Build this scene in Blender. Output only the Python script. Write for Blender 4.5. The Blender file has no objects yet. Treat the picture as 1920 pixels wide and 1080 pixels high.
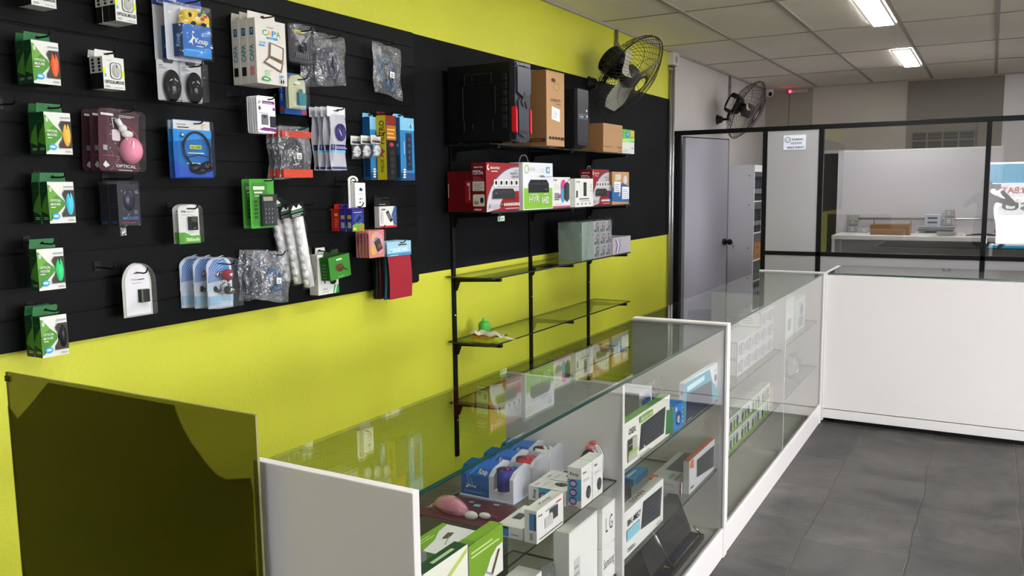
import bpy, math, random
from mathutils import Matrix, Vector
random.seed(7)
PI = math.pi
SC = bpy.context.scene
COL = SC.collection

# ------------------------------------------------------------------ materials
_MC = {}
def lin(h):
    h = h.lstrip('#')
    c = [int(h[i:i+2], 16)/255 for i in (0, 2, 4)]
    return tuple(x/12.92 if x <= .04045 else ((x+.055)/1.055)**2.4 for x in c) + (1,)
def new_mat(name):
    m = bpy.data.materials.new(name); m.use_nodes = True
    nt = m.node_tree; nt.nodes.clear()
    out = nt.nodes.new('ShaderNodeOutputMaterial')
    return m, nt, out
def nd(nt, typ, **kw):
    n = nt.nodes.new(typ)
    for k, v in kw.items():
        if k in n.inputs: n.inputs[k].default_value = v
        else: setattr(n, k, v)
    return n
def C(h, rough=.5, metal=0., emit=0., spec=.22):
    """plain coloured surface with a little procedural roughness variation"""
    key = (h, rough, metal, emit, spec)
    if key in _MC: return _MC[key]
    m, nt, out = new_mat('surface_' + h.strip('#'))
    b = nd(nt, 'ShaderNodeBsdfPrincipled')
    b.inputs['Base Color'].default_value = lin(h)
    b.inputs['Metallic'].default_value = metal
    b.inputs['Specular IOR Level'].default_value = spec
    nz = nd(nt, 'ShaderNodeTexNoise'); nz.inputs['Scale'].default_value = 14
    mr = nd(nt, 'ShaderNodeMapRange')
    mr.inputs['To Min'].default_value = max(0, rough-.06); mr.inputs['To Max'].default_value = min(1, rough+.06)
    nt.links.new(nz.outputs['Fac'], mr.inputs['Value']); nt.links.new(mr.outputs[0], b.inputs['Roughness'])
    if emit:
        b.inputs['Emission Color'].default_value = lin(h); b.inputs['Emission Strength'].default_value = emit
    nt.links.new(b.outputs[0], out.inputs[0])
    _MC[key] = m
    return m
def glassy(name, tint, haze=0., hazecol='#ffffff', r0=.04, rough=.01, bump=0., bscale=30, gmul=1.):
    """thin sheet: tinted transparency + Schlick reflection (+ a little white haze)"""
    m, nt, out = new_mat(name)
    L = nt.links.new
    tr = nd(nt, 'ShaderNodeBsdfTransparent'); tr.inputs['Color'].default_value = (*tint, 1)
    gl = nd(nt, 'ShaderNodeBsdfAnisotropic'); gl.inputs['Roughness'].default_value = rough
    geo = nd(nt, 'ShaderNodeNewGeometry')
    dot = nd(nt, 'ShaderNodeVectorMath', operation='DOT_PRODUCT')
    nsock = geo.outputs['Normal']
    if bump:
        nz = nd(nt, 'ShaderNodeTexNoise'); nz.inputs['Scale'].default_value = bscale; nz.inputs['Detail'].default_value = 3
        tc = nd(nt, 'ShaderNodeTexCoord'); L(tc.outputs['Object'], nz.inputs['Vector'])
        bp = nd(nt, 'ShaderNodeBump'); bp.inputs['Strength'].default_value = bump; bp.inputs['Distance'].default_value = .02
        L(nz.outputs['Fac'], bp.inputs['Height']); nsock = bp.outputs[0]; L(nsock, gl.inputs['Normal'])
    L(nsock, dot.inputs[0]); L(geo.outputs['Incoming'], dot.inputs[1])
    ab = nd(nt, 'ShaderNodeMath', operation='ABSOLUTE'); L(dot.outputs['Value'], ab.inputs[0])
    om = nd(nt, 'ShaderNodeMath', operation='SUBTRACT'); om.inputs[0].default_value = 1; L(ab.outputs[0], om.inputs[1])
    om.use_clamp = True
    pw = nd(nt, 'ShaderNodeMath', operation='POWER'); L(om.outputs[0], pw.inputs[0]); pw.inputs[1].default_value = 5
    ma = nd(nt, 'ShaderNodeMath', operation='MULTIPLY_ADD'); L(pw.outputs[0], ma.inputs[0]); ma.inputs[1].default_value = (1-r0)*gmul; ma.inputs[2].default_value = r0
    ma.use_clamp = True
    base = tr.outputs[0]
    if haze:
        df = nd(nt, 'ShaderNodeBsdfDiffuse'); df.inputs['Color'].default_value = lin(hazecol)
        mh = nd(nt, 'ShaderNodeMixShader'); mh.inputs[0].default_value = haze
        L(tr.outputs[0], mh.inputs[1]); L(df.outputs[0], mh.inputs[2]); base = mh.outputs[0]
    mx = nd(nt, 'ShaderNodeMixShader'); L(ma.outputs[0], mx.inputs[0]); L(base, mx.inputs[1]); L(gl.outputs[0], mx.inputs[2])
    L(mx.outputs[0], out.inputs[0])
    return m
def painted(name, h, bump=.15, scale=60, rough=.55, var=.05, stretch=None, spec=.3):
    """painted plaster: fine bump and slow tone variation"""
    m, nt, out = new_mat(name); L = nt.links.new
    b = nd(nt, 'ShaderNodeBsdfPrincipled'); b.inputs['Roughness'].default_value = rough; b.inputs['Specular IOR Level'].default_value = spec
    tc = nd(nt, 'ShaderNodeTexCoord'); mp = nd(nt, 'ShaderNodeMapping')
    if stretch: mp.inputs['Scale'].default_value = stretch
    L(tc.outputs['Object'], mp.inputs[0])
    n1 = nd(nt, 'ShaderNodeTexNoise'); n1.inputs['Scale'].default_value = scale; n1.inputs['Detail'].default_value = 4
    n2 = nd(nt, 'ShaderNodeTexNoise'); n2.inputs['Scale'].default_value = 1.7
    L(mp.outputs[0], n1.inputs['Vector']); L(tc.outputs['Object'], n2.inputs['Vector'])
    c = lin(h)
    cr = nd(nt, 'ShaderNodeValToRGB')
    cr.color_ramp.elements[0].position = .3; cr.color_ramp.elements[0].color = tuple(x*(1-var) for x in c[:3])+(1,)
    cr.color_ramp.elements[1].position = .7; cr.color_ramp.elements[1].color = tuple(min(1, x*(1+var)) for x in c[:3])+(1,)
    L(n2.outputs['Fac'], cr.inputs[0]); L(cr.outputs[0], b.inputs['Base Color'])
    bp = nd(nt, 'ShaderNodeBump'); bp.inputs['Strength'].default_value = bump; bp.inputs['Distance'].default_value = .01
    L(n1.outputs['Fac'], bp.inputs['Height']); L(bp.outputs[0], b.inputs['Normal'])
    L(b.outputs[0], out.inputs[0])
    return m
def slate():
    m, nt, out = new_mat('slate_tiles'); L = nt.links.new
    b = nd(nt, 'ShaderNodeBsdfPrincipled'); b.inputs['Specular IOR Level'].default_value = .35
    tc = nd(nt, 'ShaderNodeTexCoord'); mp = nd(nt, 'ShaderNodeMapping')
    mp.inputs['Rotation'].default_value = (0, 0, PI/2); mp.inputs['Location'].default_value = (.13, .21, 0)
    L(tc.outputs['Object'], mp.inputs[0])
    nw = nd(nt, 'ShaderNodeTexNoise'); nw.inputs['Scale'].default_value = 3.; nw.inputs['Detail'].default_value = 5
    L(tc.outputs['Object'], nw.inputs['Vector'])
    wob = nd(nt, 'ShaderNodeVectorMath', operation='MULTIPLY_ADD'); wob.inputs[1].default_value = (.06, .06, 0)
    L(nw.outputs['Color'], wob.inputs[0]); L(mp.outputs[0], wob.inputs[2])
    br = nd(nt, 'ShaderNodeTexBrick'); br.offset = .37; br.squash = .8; br.squash_frequency = 3
    br.inputs['Scale'].default_value = 1; br.inputs['Brick Width'].default_value = .52; br.inputs['Row Height'].default_value = .43
    br.inputs['Mortar Size'].default_value = .007; br.inputs['Mortar Smooth'].default_value = .6; br.inputs['Bias'].default_value = 0
    br.inputs['Color1'].default_value = lin('#363535'); br.inputs['Color2'].default_value = lin('#4f4d4c'); br.inputs['Mortar'].default_value = lin('#4a4745')
    L(wob.outputs[0], br.inputs['Vector'])
    n1 = nd(nt, 'ShaderNodeTexNoise'); n1.inputs['Scale'].default_value = 2.6; n1.inputs['Detail'].default_value = 9; n1.inputs['Roughness'].default_value = .68; n1.inputs['Distortion'].default_value = .6
    L(tc.outputs['Object'], n1.inputs['Vector'])
    cr = nd(nt, 'ShaderNodeValToRGB')
    cr.color_ramp.elements[0].position = .38; cr.color_ramp.elements[0].color = (.34, .335, .33, 1)
    cr.color_ramp.elements[1].position = .66; cr.color_ramp.elements[1].color = (1.42, 1.37, 1.3, 1)
    L(n1.outputs['Fac'], cr.inputs[0])
    mx = nd(nt, 'ShaderNodeMix', data_type='RGBA', blend_type='MULTIPLY'); mx.inputs[0].default_value = 1.
    L(br.outputs['Color'], mx.inputs[6]); L(cr.outputs[0], mx.inputs[7]); L(mx.outputs[2], b.inputs['Base Color'])
    rr = nd(nt, 'ShaderNodeMapRange'); rr.inputs['To Min'].default_value = .38; rr.inputs['To Max'].default_value = .62
    L(n1.outputs['Fac'], rr.inputs['Value']); L(rr.outputs[0], b.inputs['Roughness'])
    b1 = nd(nt, 'ShaderNodeBump'); b1.inputs['Strength'].default_value = .35; b1.inputs['Distance'].default_value = .02; L(n1.outputs['Fac'], b1.inputs['Height'])
    b2 = nd(nt, 'ShaderNodeBump'); b2.inputs['Strength'].default_value = .8; b2.inputs['Distance'].default_value = .004; b2.invert = True
    L(br.outputs['Fac'], b2.inputs['Height']); L(b1.outputs[0], b2.inputs['Normal']); L(b2.outputs[0], b.inputs['Normal'])
    L(b.outputs[0], out.inputs[0])
    return m

YEL = painted('yellow_paint', '#c4c63a', .3, 55, .5, .04)
BLK = painted('black_paint', '#111214', .15, 60, .7, .1, None, .08)
WHT = painted('white_paint', '#bfbab8', .15, 60, .6, .03)
TAUPE = painted('taupe_paint', '#7d776d', .1, 60, .6, .03)
CREAM = painted('cream_paint', '#b5ada2', .1, 60, .6, .03)
TILE = painted('ceiling_tile', '#f4ece0', .25, 160, .8, .03)
SLAT = painted('black_laminate', '#0a0b0c', .05, 40, .5, .1, (1, .1, 1), .1)
SLATE = slate()
MDF = painted('white_laminate', '#dad6d4', .02, 30, .35, .01)
GREYP = painted('grey_panel', '#a3a1a3', .03, 80, .55, .02)
LILAC = painted('lilac_door_panel', '#9e9ba6', .03, 80, .55, .02)
BLKM = C('#101012', .4, .2)
BLKP = C('#151517', .45)
CHROME = C('#c9c9c9', .18, 1.)
ALU = C('#a8a8a6', .35, .8)
WP = C('#dfdedb', .5)
GL = glassy('clear_glass', (.985, .992, .986), r0=.045, gmul=1.15)
GLTOP = glassy('counter_top_glass', (.885, .92, .89), gmul=1.0)
GLSV = glassy('service_counter_glass', (.95, .97, .955), r0=.22)
GLSH = glassy('shelf_glass', (.9, .935, .905), gmul=.8)
GLEDGE = C('#123a33', .15, 0, 0, .6)
GLEDGE2 = C('#0e1d16', .2, 0, 0, .6)
GLWIN = glassy('window_glass', (.95, .955, .95), gmul=1., r0=.11)
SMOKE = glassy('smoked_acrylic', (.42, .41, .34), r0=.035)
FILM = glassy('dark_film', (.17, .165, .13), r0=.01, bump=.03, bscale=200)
CLEAR = glassy('clear_blister', (.955, .96, .965), .02, '#dfe3e8', .035, .06, .25, 25)
BAGM = glassy('plastic_bag', (.86, .87, .89), .075, '#c9ced6', .08, .12, 1., 24)
WRAP = glassy('shrink_wrap', (.9, .92, .91), .10, '#b8c4c0', .08, .12, .8, 18)

# ------------------------------------------------------------------ mesh builder
_TX = {}
def text_geo(s, bold):
    k = (s, bold)
    if k not in _TX:
        cu = bpy.data.curves.new('lettering', 'FONT'); cu.body = s; cu.size = 1; cu.offset = .022 if bold else 0; cu.resolution_u = 2
        ob = bpy.data.objects.new('lettering', cu)
        me = bpy.data.meshes.new_from_object(ob)
        vs = [(v.co.x, v.co.y) for v in me.vertices]; fs = [tuple(p.vertices) for p in me.polygons]
        flip = sum(p.normal.z for p in me.polygons) < 0
        if flip: fs = [f[::-1] for f in fs]
        bpy.data.objects.remove(ob); bpy.data.meshes.remove(me); bpy.data.curves.remove(cu)
        x0 = min(v[0] for v in vs); x1 = max(v[0] for v in vs)
        _TX[k] = ([(x-x0, y) for x, y in vs], fs, x1-x0)
    return _TX[k]
class M:
    def __init__(s): s.v = []; s.f = []; s.mi = []; s.mats = []; s.T = None; s.sm = []
    def m(s, mat):
        if mat not in s.mats: s.mats.append(mat)
        return s.mats.index(mat)
    def add(s, vs, fs, mat, smooth=False):
        n = len(s.v)
        if s.T is not None: vs = [tuple(s.T @ Vector(v)) for v in vs]
        s.v += [tuple(v) for v in vs]; i = s.m(mat)
        for f in fs: s.f.append(tuple(n+k for k in f)); s.mi.append(i); s.sm.append(smooth)
    def box(s, x0, y0, z0, x1, y1, z1, mat, **fm):
        p = [(x0,y0,z0),(x1,y0,z0),(x1,y1,z0),(x0,y1,z0),(x0,y0,z1),(x1,y0,z1),(x1,y1,z1),(x0,y1,z1)]
        fs = dict(B=(0,3,2,1), T=(4,5,6,7), L=(0,1,5,4), F=(1,2,6,5), R=(2,3,7,6), K=(3,0,4,7))
        n = len(s.v); s.add(p, [], mat)
        for k, f in fs.items():
            s.f.append(tuple(n+q for q in f)); s.mi.append(s.m(fm.get(k, mat))); s.sm.append(False)
    def poly(s, pts, mat): s.add(pts, [tuple(range(len(pts)))], mat)
    def tube(s, pts, r, mat, n=8, closed=False, r1=None):
        pts = [Vector(p) for p in pts]; N = len(pts); vs = []; fs = []
        up = None
        for i, p in enumerate(pts):
            if closed: t = pts[(i+1) % N]-pts[i-1]
            else: t = pts[min(i+1, N-1)]-pts[max(i-1, 0)]
            t.normalize()
            if up is None:
                up = t.orthogonal().normalized()
            else:
                up = (up - t*up.dot(t))
                up = up.normalized() if up.length > 1e-6 else t.orthogonal().normalized()
            w = t.cross(up)
            rr = r if r1 is None else r+(r1-r)*i/max(1, N-1)
            for k in range(n):
                a = 2*PI*k/n; vs.append(p+(up*math.cos(a)+w*math.sin(a))*rr)
        for i in range(N if closed else N-1):
            j = (i+1) % N
            for k in range(n):
                l = (k+1) % n; fs.append((i*n+k, i*n+l, j*n+l, j*n+k))
        if not closed: fs += [tuple(range(n))[::-1], tuple((N-1)*n+k for k in range(n))]
        s.add(vs, fs, mat, True)
    def cyl(s, p0, p1, r, mat, n=16, r1=None): s.tube([p0, p1], r, mat, n, False, r1)
    def ell(s, c, r, mat, nu=16, nv=10, top=False):
        vs = []; fs = []
        lo = 0 if top else -PI/2
        for j in range(nv+1):
            a = lo+(PI/2-lo)*j/nv
            for i in range(nu):
                b = 2*PI*i/nu
                vs.append((c[0]+r[0]*math.cos(a)*math.cos(b), c[1]+r[1]*math.cos(a)*math.sin(b), c[2]+r[2]*math.sin(a)))
        for j in range(nv):
            for i in range(nu):
                k = (i+1) % nu; fs.append((j*nu+i, j*nu+k, (j+1)*nu+k, (j+1)*nu+i))
        s.add(vs, fs, mat, True)
    def prism(s, o, x0, x1, mat, side=None):
        """outline o [(y,z)] extruded along x"""
        n = len(o)
        s.add([(x0, y, z) for y, z in o]+[(x1, y, z) for y, z in o], [tuple(range(n))[::-1], tuple(range(n, 2*n))], mat)
        s.add([(x0, y, z) for y, z in o]+[(x1, y, z) for y, z in o], [(i, (i+1) % n, n+(i+1) % n, n+i) for i in range(n)], side or mat)
    def grid(s, f, nu, nv, mat):
        vs = [f(i/nu, j/nv) for j in range(nv+1) for i in range(nu+1)]
        fs = [(j*(nu+1)+i, j*(nu+1)+i+1, (j+1)*(nu+1)+i+1, (j+1)*(nu+1)+i) for j in range(nv) for i in range(nu)]
        s.add(vs, fs, mat, True)
    def build(s, name, parent=None, bevel=0, loc=None):
        me = bpy.data.meshes.new(name); me.from_pydata(s.v, [], s.f)
        for mt in s.mats: me.materials.append(mt)
        me.polygons.foreach_set('material_index', s.mi); me.polygons.foreach_set('use_smooth', s.sm); me.update()
        o = bpy.data.objects.new(name, me); COL.objects.link(o)
        if parent: o.parent = parent
        if loc: o.location = loc
        if bevel:
            b = o.modifiers.new('edge', 'BEVEL'); b.width = bevel; b.segments = 2; b.limit_method = 'ANGLE'
        return o
class Fr:
    """flat print area on a face: coordinates are fractions of the face, layers stack outward"""
    def __init__(s, m, o, u, v, e=.0004):
        s.m = m; s.o = Vector(o); s.u = Vector(u); s.v = Vector(v); s.n = s.u.cross(s.v).normalized(); s.e = e; s.k = 0
        s.W = s.u.length; s.H = s.v.length
    def P(s, a, b): return s.o+s.u*a+s.v*b+s.n*(s.e*(s.k))
    def poly(s, pts, mat): s.k += 1; s.m.poly([s.P(*p) for p in pts], mat)
    def rect(s, a, b, c, d, mat): s.poly([(a, b), (c, b), (c, d), (a, d)], mat)
    def ell(s, cu, cv, ru, rv, mat, n=20, a0=0, a1=2*PI):
        s.poly([(cu+ru*math.cos(a0+(a1-a0)*i/n), cv+rv*math.sin(a0+(a1-a0)*i/n)) for i in range(n if a1-a0 > 6.2 else n+1)], mat)
    def ring(s, cu, cv, ru, rv, t, mat, n=28, a0=0, a1=2*PI):
        s.k += 1; tu = t*s.H/s.W
        A = [a0+(a1-a0)*i/n for i in range(n+1)]
        for i in range(n):
            q = [(cu+ru*math.cos(A[i]), cv+rv*math.sin(A[i])), (cu+(ru+tu)*math.cos(A[i]), cv+(rv+t)*math.sin(A[i])),
                 (cu+(ru+tu)*math.cos(A[i+1]), cv+(rv+t)*math.sin(A[i+1])), (cu+ru*math.cos(A[i+1]), cv+rv*math.sin(A[i+1]))]
            s.m.poly([s.P(*p) for p in q], mat)
    def rr(s, a, b, c, d, r, mat):
        ru = r*s.H/s.W; pts = []
        for cx, cy, a0 in ((c-ru, d-r, 0), (a+ru, d-r, PI/2), (a+ru, b+r, PI), (c-ru, b+r, 1.5*PI)):
            for i in range(5): pts.append((cx+ru*math.cos(a0+i*PI/8), cy+r*math.sin(a0+i*PI/8)))
        s.poly(pts, mat)
    def txt(s, t, a, b, h, mat, w=None, bold=True, rot=0):
        """h: letter height as a fraction of the face height; w: optional width fraction; rot: 90 reads upward"""
        s.k += 1
        vs, fs, tw = text_geo(t, bold)
        k = h*(s.H if rot % 180 == 0 else s.W)/.7; kx = k if w is None else w*(s.W if rot % 180 == 0 else s.H)/tw
        U = s.u.normalized(); V = s.v.normalized(); r = math.radians(rot)
        U, V = U*math.cos(r)+V*math.sin(r), V*math.cos(r)-U*math.sin(r)
        o = s.P(a, b)
        s.m.add([o+U*(x*kx)+V*(y*k) for x, y in vs], fs, mat)
    def lines(s, a, b, c, d, n, mat, th=.35):
        """n rows of small illegible print between b and d"""
        s.k += 1; st = (d-b)/n; rnd = random.Random(n*31+int(a*97))
        for i in range(n):
            y = b+i*st; e = c-(c-a)*rnd.uniform(0, .35)
            s.m.poly([s.P(a, y), s.P(e, y), s.P(e, y+st*th), s.P(a, y+st*th)], mat)
def faces(m, d, w, h):
    return (Fr(m, (d, 0, 0), (0, w, 0), (0, 0, h)), Fr(m, (0, 0, 0), (d, 0, 0), (0, 0, h)), Fr(m, (d, 0, h), (0, w, 0), (-d, 0, 0)))

# ------------------------------------------------------------------ object helpers
def tag(o, label=None, cat=None, group=None, kind=None):
    if label: o['label'] = label
    if cat: o['category'] = cat
    if group: o['group'] = group
    if kind: o['kind'] = kind
    return o
def empty(name, loc=(0, 0, 0), rz=0, label=None, cat=None, group=None, kind=None):
    o = bpy.data.objects.new(name, None); COL.objects.link(o); o.empty_display_size = .05
    o.location = loc; o.rotation_euler = (0, 0, rz)
    return tag(o, label, cat, group, kind)
def dup(r, label=None):
    def cp(o, par):
        c = o.copy(); COL.objects.link(c); c.parent = par
        for k in list(o.children): cp(k, c)
        return c
    c = cp(r, r.parent)
    if label: c['label'] = label
    return c
def struct(m, name, parent=None, **k):
    o = m.build(name, parent, **k)
    if not parent: o['kind'] = 'structure'
    return o
def put(r, x, y, z, rz=0, ry=0, rx=0):
    r.location = (x, y, z); r.rotation_euler = (rx, ry, rz); return r

# ------------------------------------------------------------------ camera
cam = bpy.data.cameras.new('camera'); co = bpy.data.objects.new('camera', cam); COL.objects.link(co)
cam.sensor_width = 36; cam.lens = 1562/1920*36; cam.clip_start = .02
yaw, pit, rol = -.52131, -.11891, -.01268
fw = Vector((math.sin(yaw)*math.cos(pit), math.cos(yaw)*math.cos(pit), math.sin(pit)))
ri = Vector((math.cos(yaw), -math.sin(yaw), 0)); up = ri.cross(fw)
r2 = ri*math.cos(rol)+up*math.sin(rol); u2 = up*math.cos(rol)-ri*math.sin(rol)
mw = Matrix((r2, u2, -fw)).transposed().to_4x4(); mw.translation = (0, 0, 1.6)
co.matrix_world = mw; SC.camera = co

# ------------------------------------------------------------------ room shell
WX, YP, ZC, YB, XR, YS = -2.58, 7.52, 2.82, 11.1, 4.3, -2.6
B0, B1 = 1.16, 2.385      # black band
m = M()
for y0, y1, z0, z1, mt in ((YS, 7.43, 0, B0, YEL), (YS, 7.43, B0, B1, BLK), (YS, 7.43, B1, ZC+.1, YEL), (7.43, YB, 0, ZC+.1, WHT)):
    m.poly([(WX, y0, z0), (WX, y1, z0), (WX, y1, z1), (WX, y0, z1)], mt)
m.box(WX-.15, YS-.15, 0, WX-.003, YB, ZC+.1, WHT)
struct(m, 'wall_left')
m = M(); m.box(WX-.15, YS-.2, -.1, XR+.15, YB+.2, 0, SLATE); struct(m, 'floor')
m = M(); m.box(WX-.15, YB, 0, XR+.15, YB+.15, ZC+.1, CREAM)
m.box(-.925, YB-.012, 0, .066, YB, ZC, TAUPE); m.box(.066, YB-.006, 0, XR, YB, ZC, painted('pale_wall_paint', '#d8d3d1'))
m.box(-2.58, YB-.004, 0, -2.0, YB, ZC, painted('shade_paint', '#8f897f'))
struct(m, 'wall_back')
m = M(); m.box(XR, 4.9, 0, XR+.15, YB+.15, ZC+.1, WHT); m.box(XR, YS-.15, 0, XR+.15, .7, ZC+.1, WHT); m.box(XR, .7, 2.35, XR+.15, 4.9, ZC+.1, WHT); m.box(XR, .7, 0, XR+.15, 4.9, .12, WHT)
struct(m, 'wall_right')
m = M()
for y in (.7, 2.8, 4.85): m.box(XR+.05, y, .12, XR+.1, y+.05, 2.35, ALU)
for z in (.12, 2.3): m.box(XR+.05, .7, z, XR+.1, 4.9, z+.05, ALU)
struct(m, 'added_side_window')  # side window out of view, added to light the faces turned right
m = M(); m.box(WX-.15, YS-.15, 0, -.13, YS, ZC+.1, WHT); m.box(-.13, YS-.15, 2.0, XR, YS, ZC+.1, WHT); m.box(1.9, YS-.15, 0, XR, YS, 2.0, WHT)
struct(m, 'wall_front')
# dropped ceiling with its bars
m = M(); m.box(WX-.15, YS-.15, ZC, XR+.15, YB+.15, ZC+.12, TILE); struct(m, 'ceiling')
GB = C('#a9a299', .5); GB2 = C('#8b857d', .6)
m = M(); k = -9
XS = [-1.955+.6435*i for i in range(0, 10)]; YSS = [5.86+1.31*i for i in range(-6, 4)]
for x in XS: m.box(x-.014, YS, ZC-.007, x+.014, YB, ZC, GB)
for y in YSS: m.box(WX, y-.006, ZC-.004, XR, y+.006, ZC, GB2)
m.box(WX, YS, ZC-.02, WX+.018, YB, ZC, GB); m.box(WX, YB-.018, ZC-.02, XR, YB, ZC, GB)
struct(m, 'trim_1')
# doorway at the back, dark panel painted in for the unlit passage
m = M(); m.box(-2.0, YB-.03, 0, -1.45, YB-.012, 1.98, C('#3a3734', .7)); m.box(-2.04, YB-.04, 0, -2.0, YB-.01, 2.02, WP); m.box(-1.45, YB-.04, 0, -1.41, YB-.01, 2.02, WP); m.box(-2.04, YB-.04, 1.98, -1.41, YB-.01, 2.02, WP)
struct(m, 'door_2')
# high vent window in the taupe wall
m = M()
for i in range(5): m.box(-.87+i*.165, YB-.05, 1.99, -.85+i*.165, YB-.013, 2.20, C('#716c65', .5))
for z in (1.99, 2.09, 2.185): m.box(-.87, YB-.05, z, -.19, YB-.013, z+.016, C('#716c65', .5))
m.box(-.86, YB-.02, 2.0, -.2, YB-.013, 2.19, C('#2b2b2a', .2))
for i in range(4):
    for j in range(2): m.box(-.85+i*.165, YB-.035, 2.035+j*.1, -.7+i*.165, YB-.02, 2.05+j*.1, C('#3a3835', .4))
struct(m, 'window_2')

# ------------------------------------------------------------------ partition with door
pt = empty('wall_partition', (0, 0, 0), kind='structure')
def bar(name, x0, z0, x1, z1, t=.02, mt=BLKM):
    q = M(); q.box(x0, YP-t, z0, x1, YP+t, z1, mt); return q.build(name, pt, .002)
ZT = 2.105
bar('frame_rail', WX, ZT-.04, XR, ZT)
for x0, x1 in ((-2.56, -2.505), (-1.76, -1.72), (-1.292, -1.252), (-.058, -.022), (1.17, 1.21)): bar('frame_post', x0, 0, x1, ZT-.04)
bar('frame_rail', -1.72, .99, XR, 1.025)
q = M(); q.box(-1.72, YP-.012, 1.025, -1.292, YP+.012, ZT-.04, GREYP); q.box(-1.72, YP-.012, 0, -1.292, YP+.012, .99, GREYP)
q.build('grey_panel', pt)
for x0, x1 in ((-1.252, -.058), (-.022, 1.17)):
    q = M(); q.box(x0, YP-.012, 0, x1, YP+.012, .99, GREYP); q.build('grey_panel', pt)
    q = M(); q.box(x0, YP-.003, 1.025, x1, YP+.003, ZT-.04, GLWIN); q.build('glass_pane', pt)
q = M(); q.box(1.21, YP-.012, 0, XR, YP+.012, .99, GREYP); q.box(1.21, YP-.012, 1.025, XR, YP+.012, ZT-.04, GREYP); q.build('grey_panel', pt)
# open door leaf
dr = empty('door_1', (-2.5, 7.55, 0), math.radians(74), kind='structure')
q = M(); q.box(0, -.034, .01, .74, 0, 2.05, LILAC); q.box(.734, -.035, .01, .742, .001, 2.05, BLKM); q.box(0, -.035, 2.045, .742, .001, 2.055, BLKM); dl = q.build('door_leaf', dr)
q = M(); q.cyl((.68, -.034, 1.05), (.68, -.05, 1.05), .032, BLKP); q.cyl((.68, -.05, 1.05), (.68, -.085, 1.05), .018, BLKP); q.ell((.68, -.1, 1.05), (.03, .026, .03), BLKP); dh = q.build('door_handle', dl)
q = M(); q.tube([(.69, -.126, 1.045), (.695, -.13, 1.03), (.69, -.13, 1.02)], .002, CHROME); q.box(.683, -.132, .985, .697, -.129, 1.02, ALU); q.box(.7, -.133, .99, .708, -.13, 1.015, ALU); q.build('keys', dh)
# paper notice on the grey panel
q = M(); q.box(-1.585, YP-.0165, 1.9, -1.4, YP-.0145, 2.025, C('#e9eef8', .4))
f = Fr(q, (-1.585, YP-.0166, 1.9), (.185, 0, 0), (0, 0, .125))
NB = C('#27365c', .5)
f.ring(.19, .68, .12, .17, .03, NB); f.ell(.14, .72, .02, .03, NB); f.ell(.24, .72, .02, .03, NB); f.ring(.19, .66, .06, .08, .025, NB, 12, PI, 2*PI)
f.txt('SORRIA!', .38, .63, .13, NB, .5); f.txt('VOC\u00ca EST\u00c1', .32, .38, .12, NB, .52); f.txt('SENDO FILMADO', .18, .1, .12, NB, .76)
tag(q.build('notice_sign'), 'small white paper notice reading SORRIA on the grey partition panel', 'sign')
# ------------------------------------------------------------------ ceiling lights
EMI = C('#fdfdff', .4, 0, 28.0); EMT = C('#ffffff', .4, 0, 60.0)
def light_fixture():
    r = empty('ceiling_light')
    q = M(); q.box(-.085, 0, -.012, -.072, 1.27, .0, WP); q.box(.072, 0, -.012, .085, 1.27, 0, WP); q.box(-.072, 0, -.012, .072, .014, 0, WP); q.box(-.072, 1.256, -.012, .072, 1.27, 0, WP); q.build('fixture_frame', r)
    q = M(); q.box(-.072, .014, -.003, .072, 1.256, -.001, EMI); q.build('reflector', r)
    for x in (-.035, .035):
        q = M(); q.cyl((x, .03, -.009), (x, 1.24, -.009), .007, EMT, 8); q.build('lamp_tube', r)
    q = M(); q.box(-.003, .014, -.0125, .003, 1.256, -.0115, ALU)
    for i in range(22): q.box(-.07, .06+i*.055, -.0128, .07, .063+i*.055, -.0118, ALU)
    q.build('louver_grille', r)
    return r
lf = light_fixture(); put(lf, -.778, 5.865, ZC-.008)
tag(lf, 'long bright fluorescent ceiling light at the top edge of the photo', 'light', 'fluorescent ceiling lights')
l2 = dup(lf, 'bright fluorescent ceiling light farther back, over the partition room'); put(l2, -.778, 8.49, ZC-.008)
for x, y, w in ((-.778, 3.24, 'third fluorescent ceiling light, above the display counters'), (-.778, .62, 'fourth fluorescent ceiling light, over the shop entrance'), (1.8, 3.24, 'fluorescent ceiling light over the right half of the shop floor'), (1.8, 8.49, 'fluorescent ceiling light over the right half of the back room')):
    c = dup(lf, w); put(c, x, y, ZC-.008)

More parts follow.
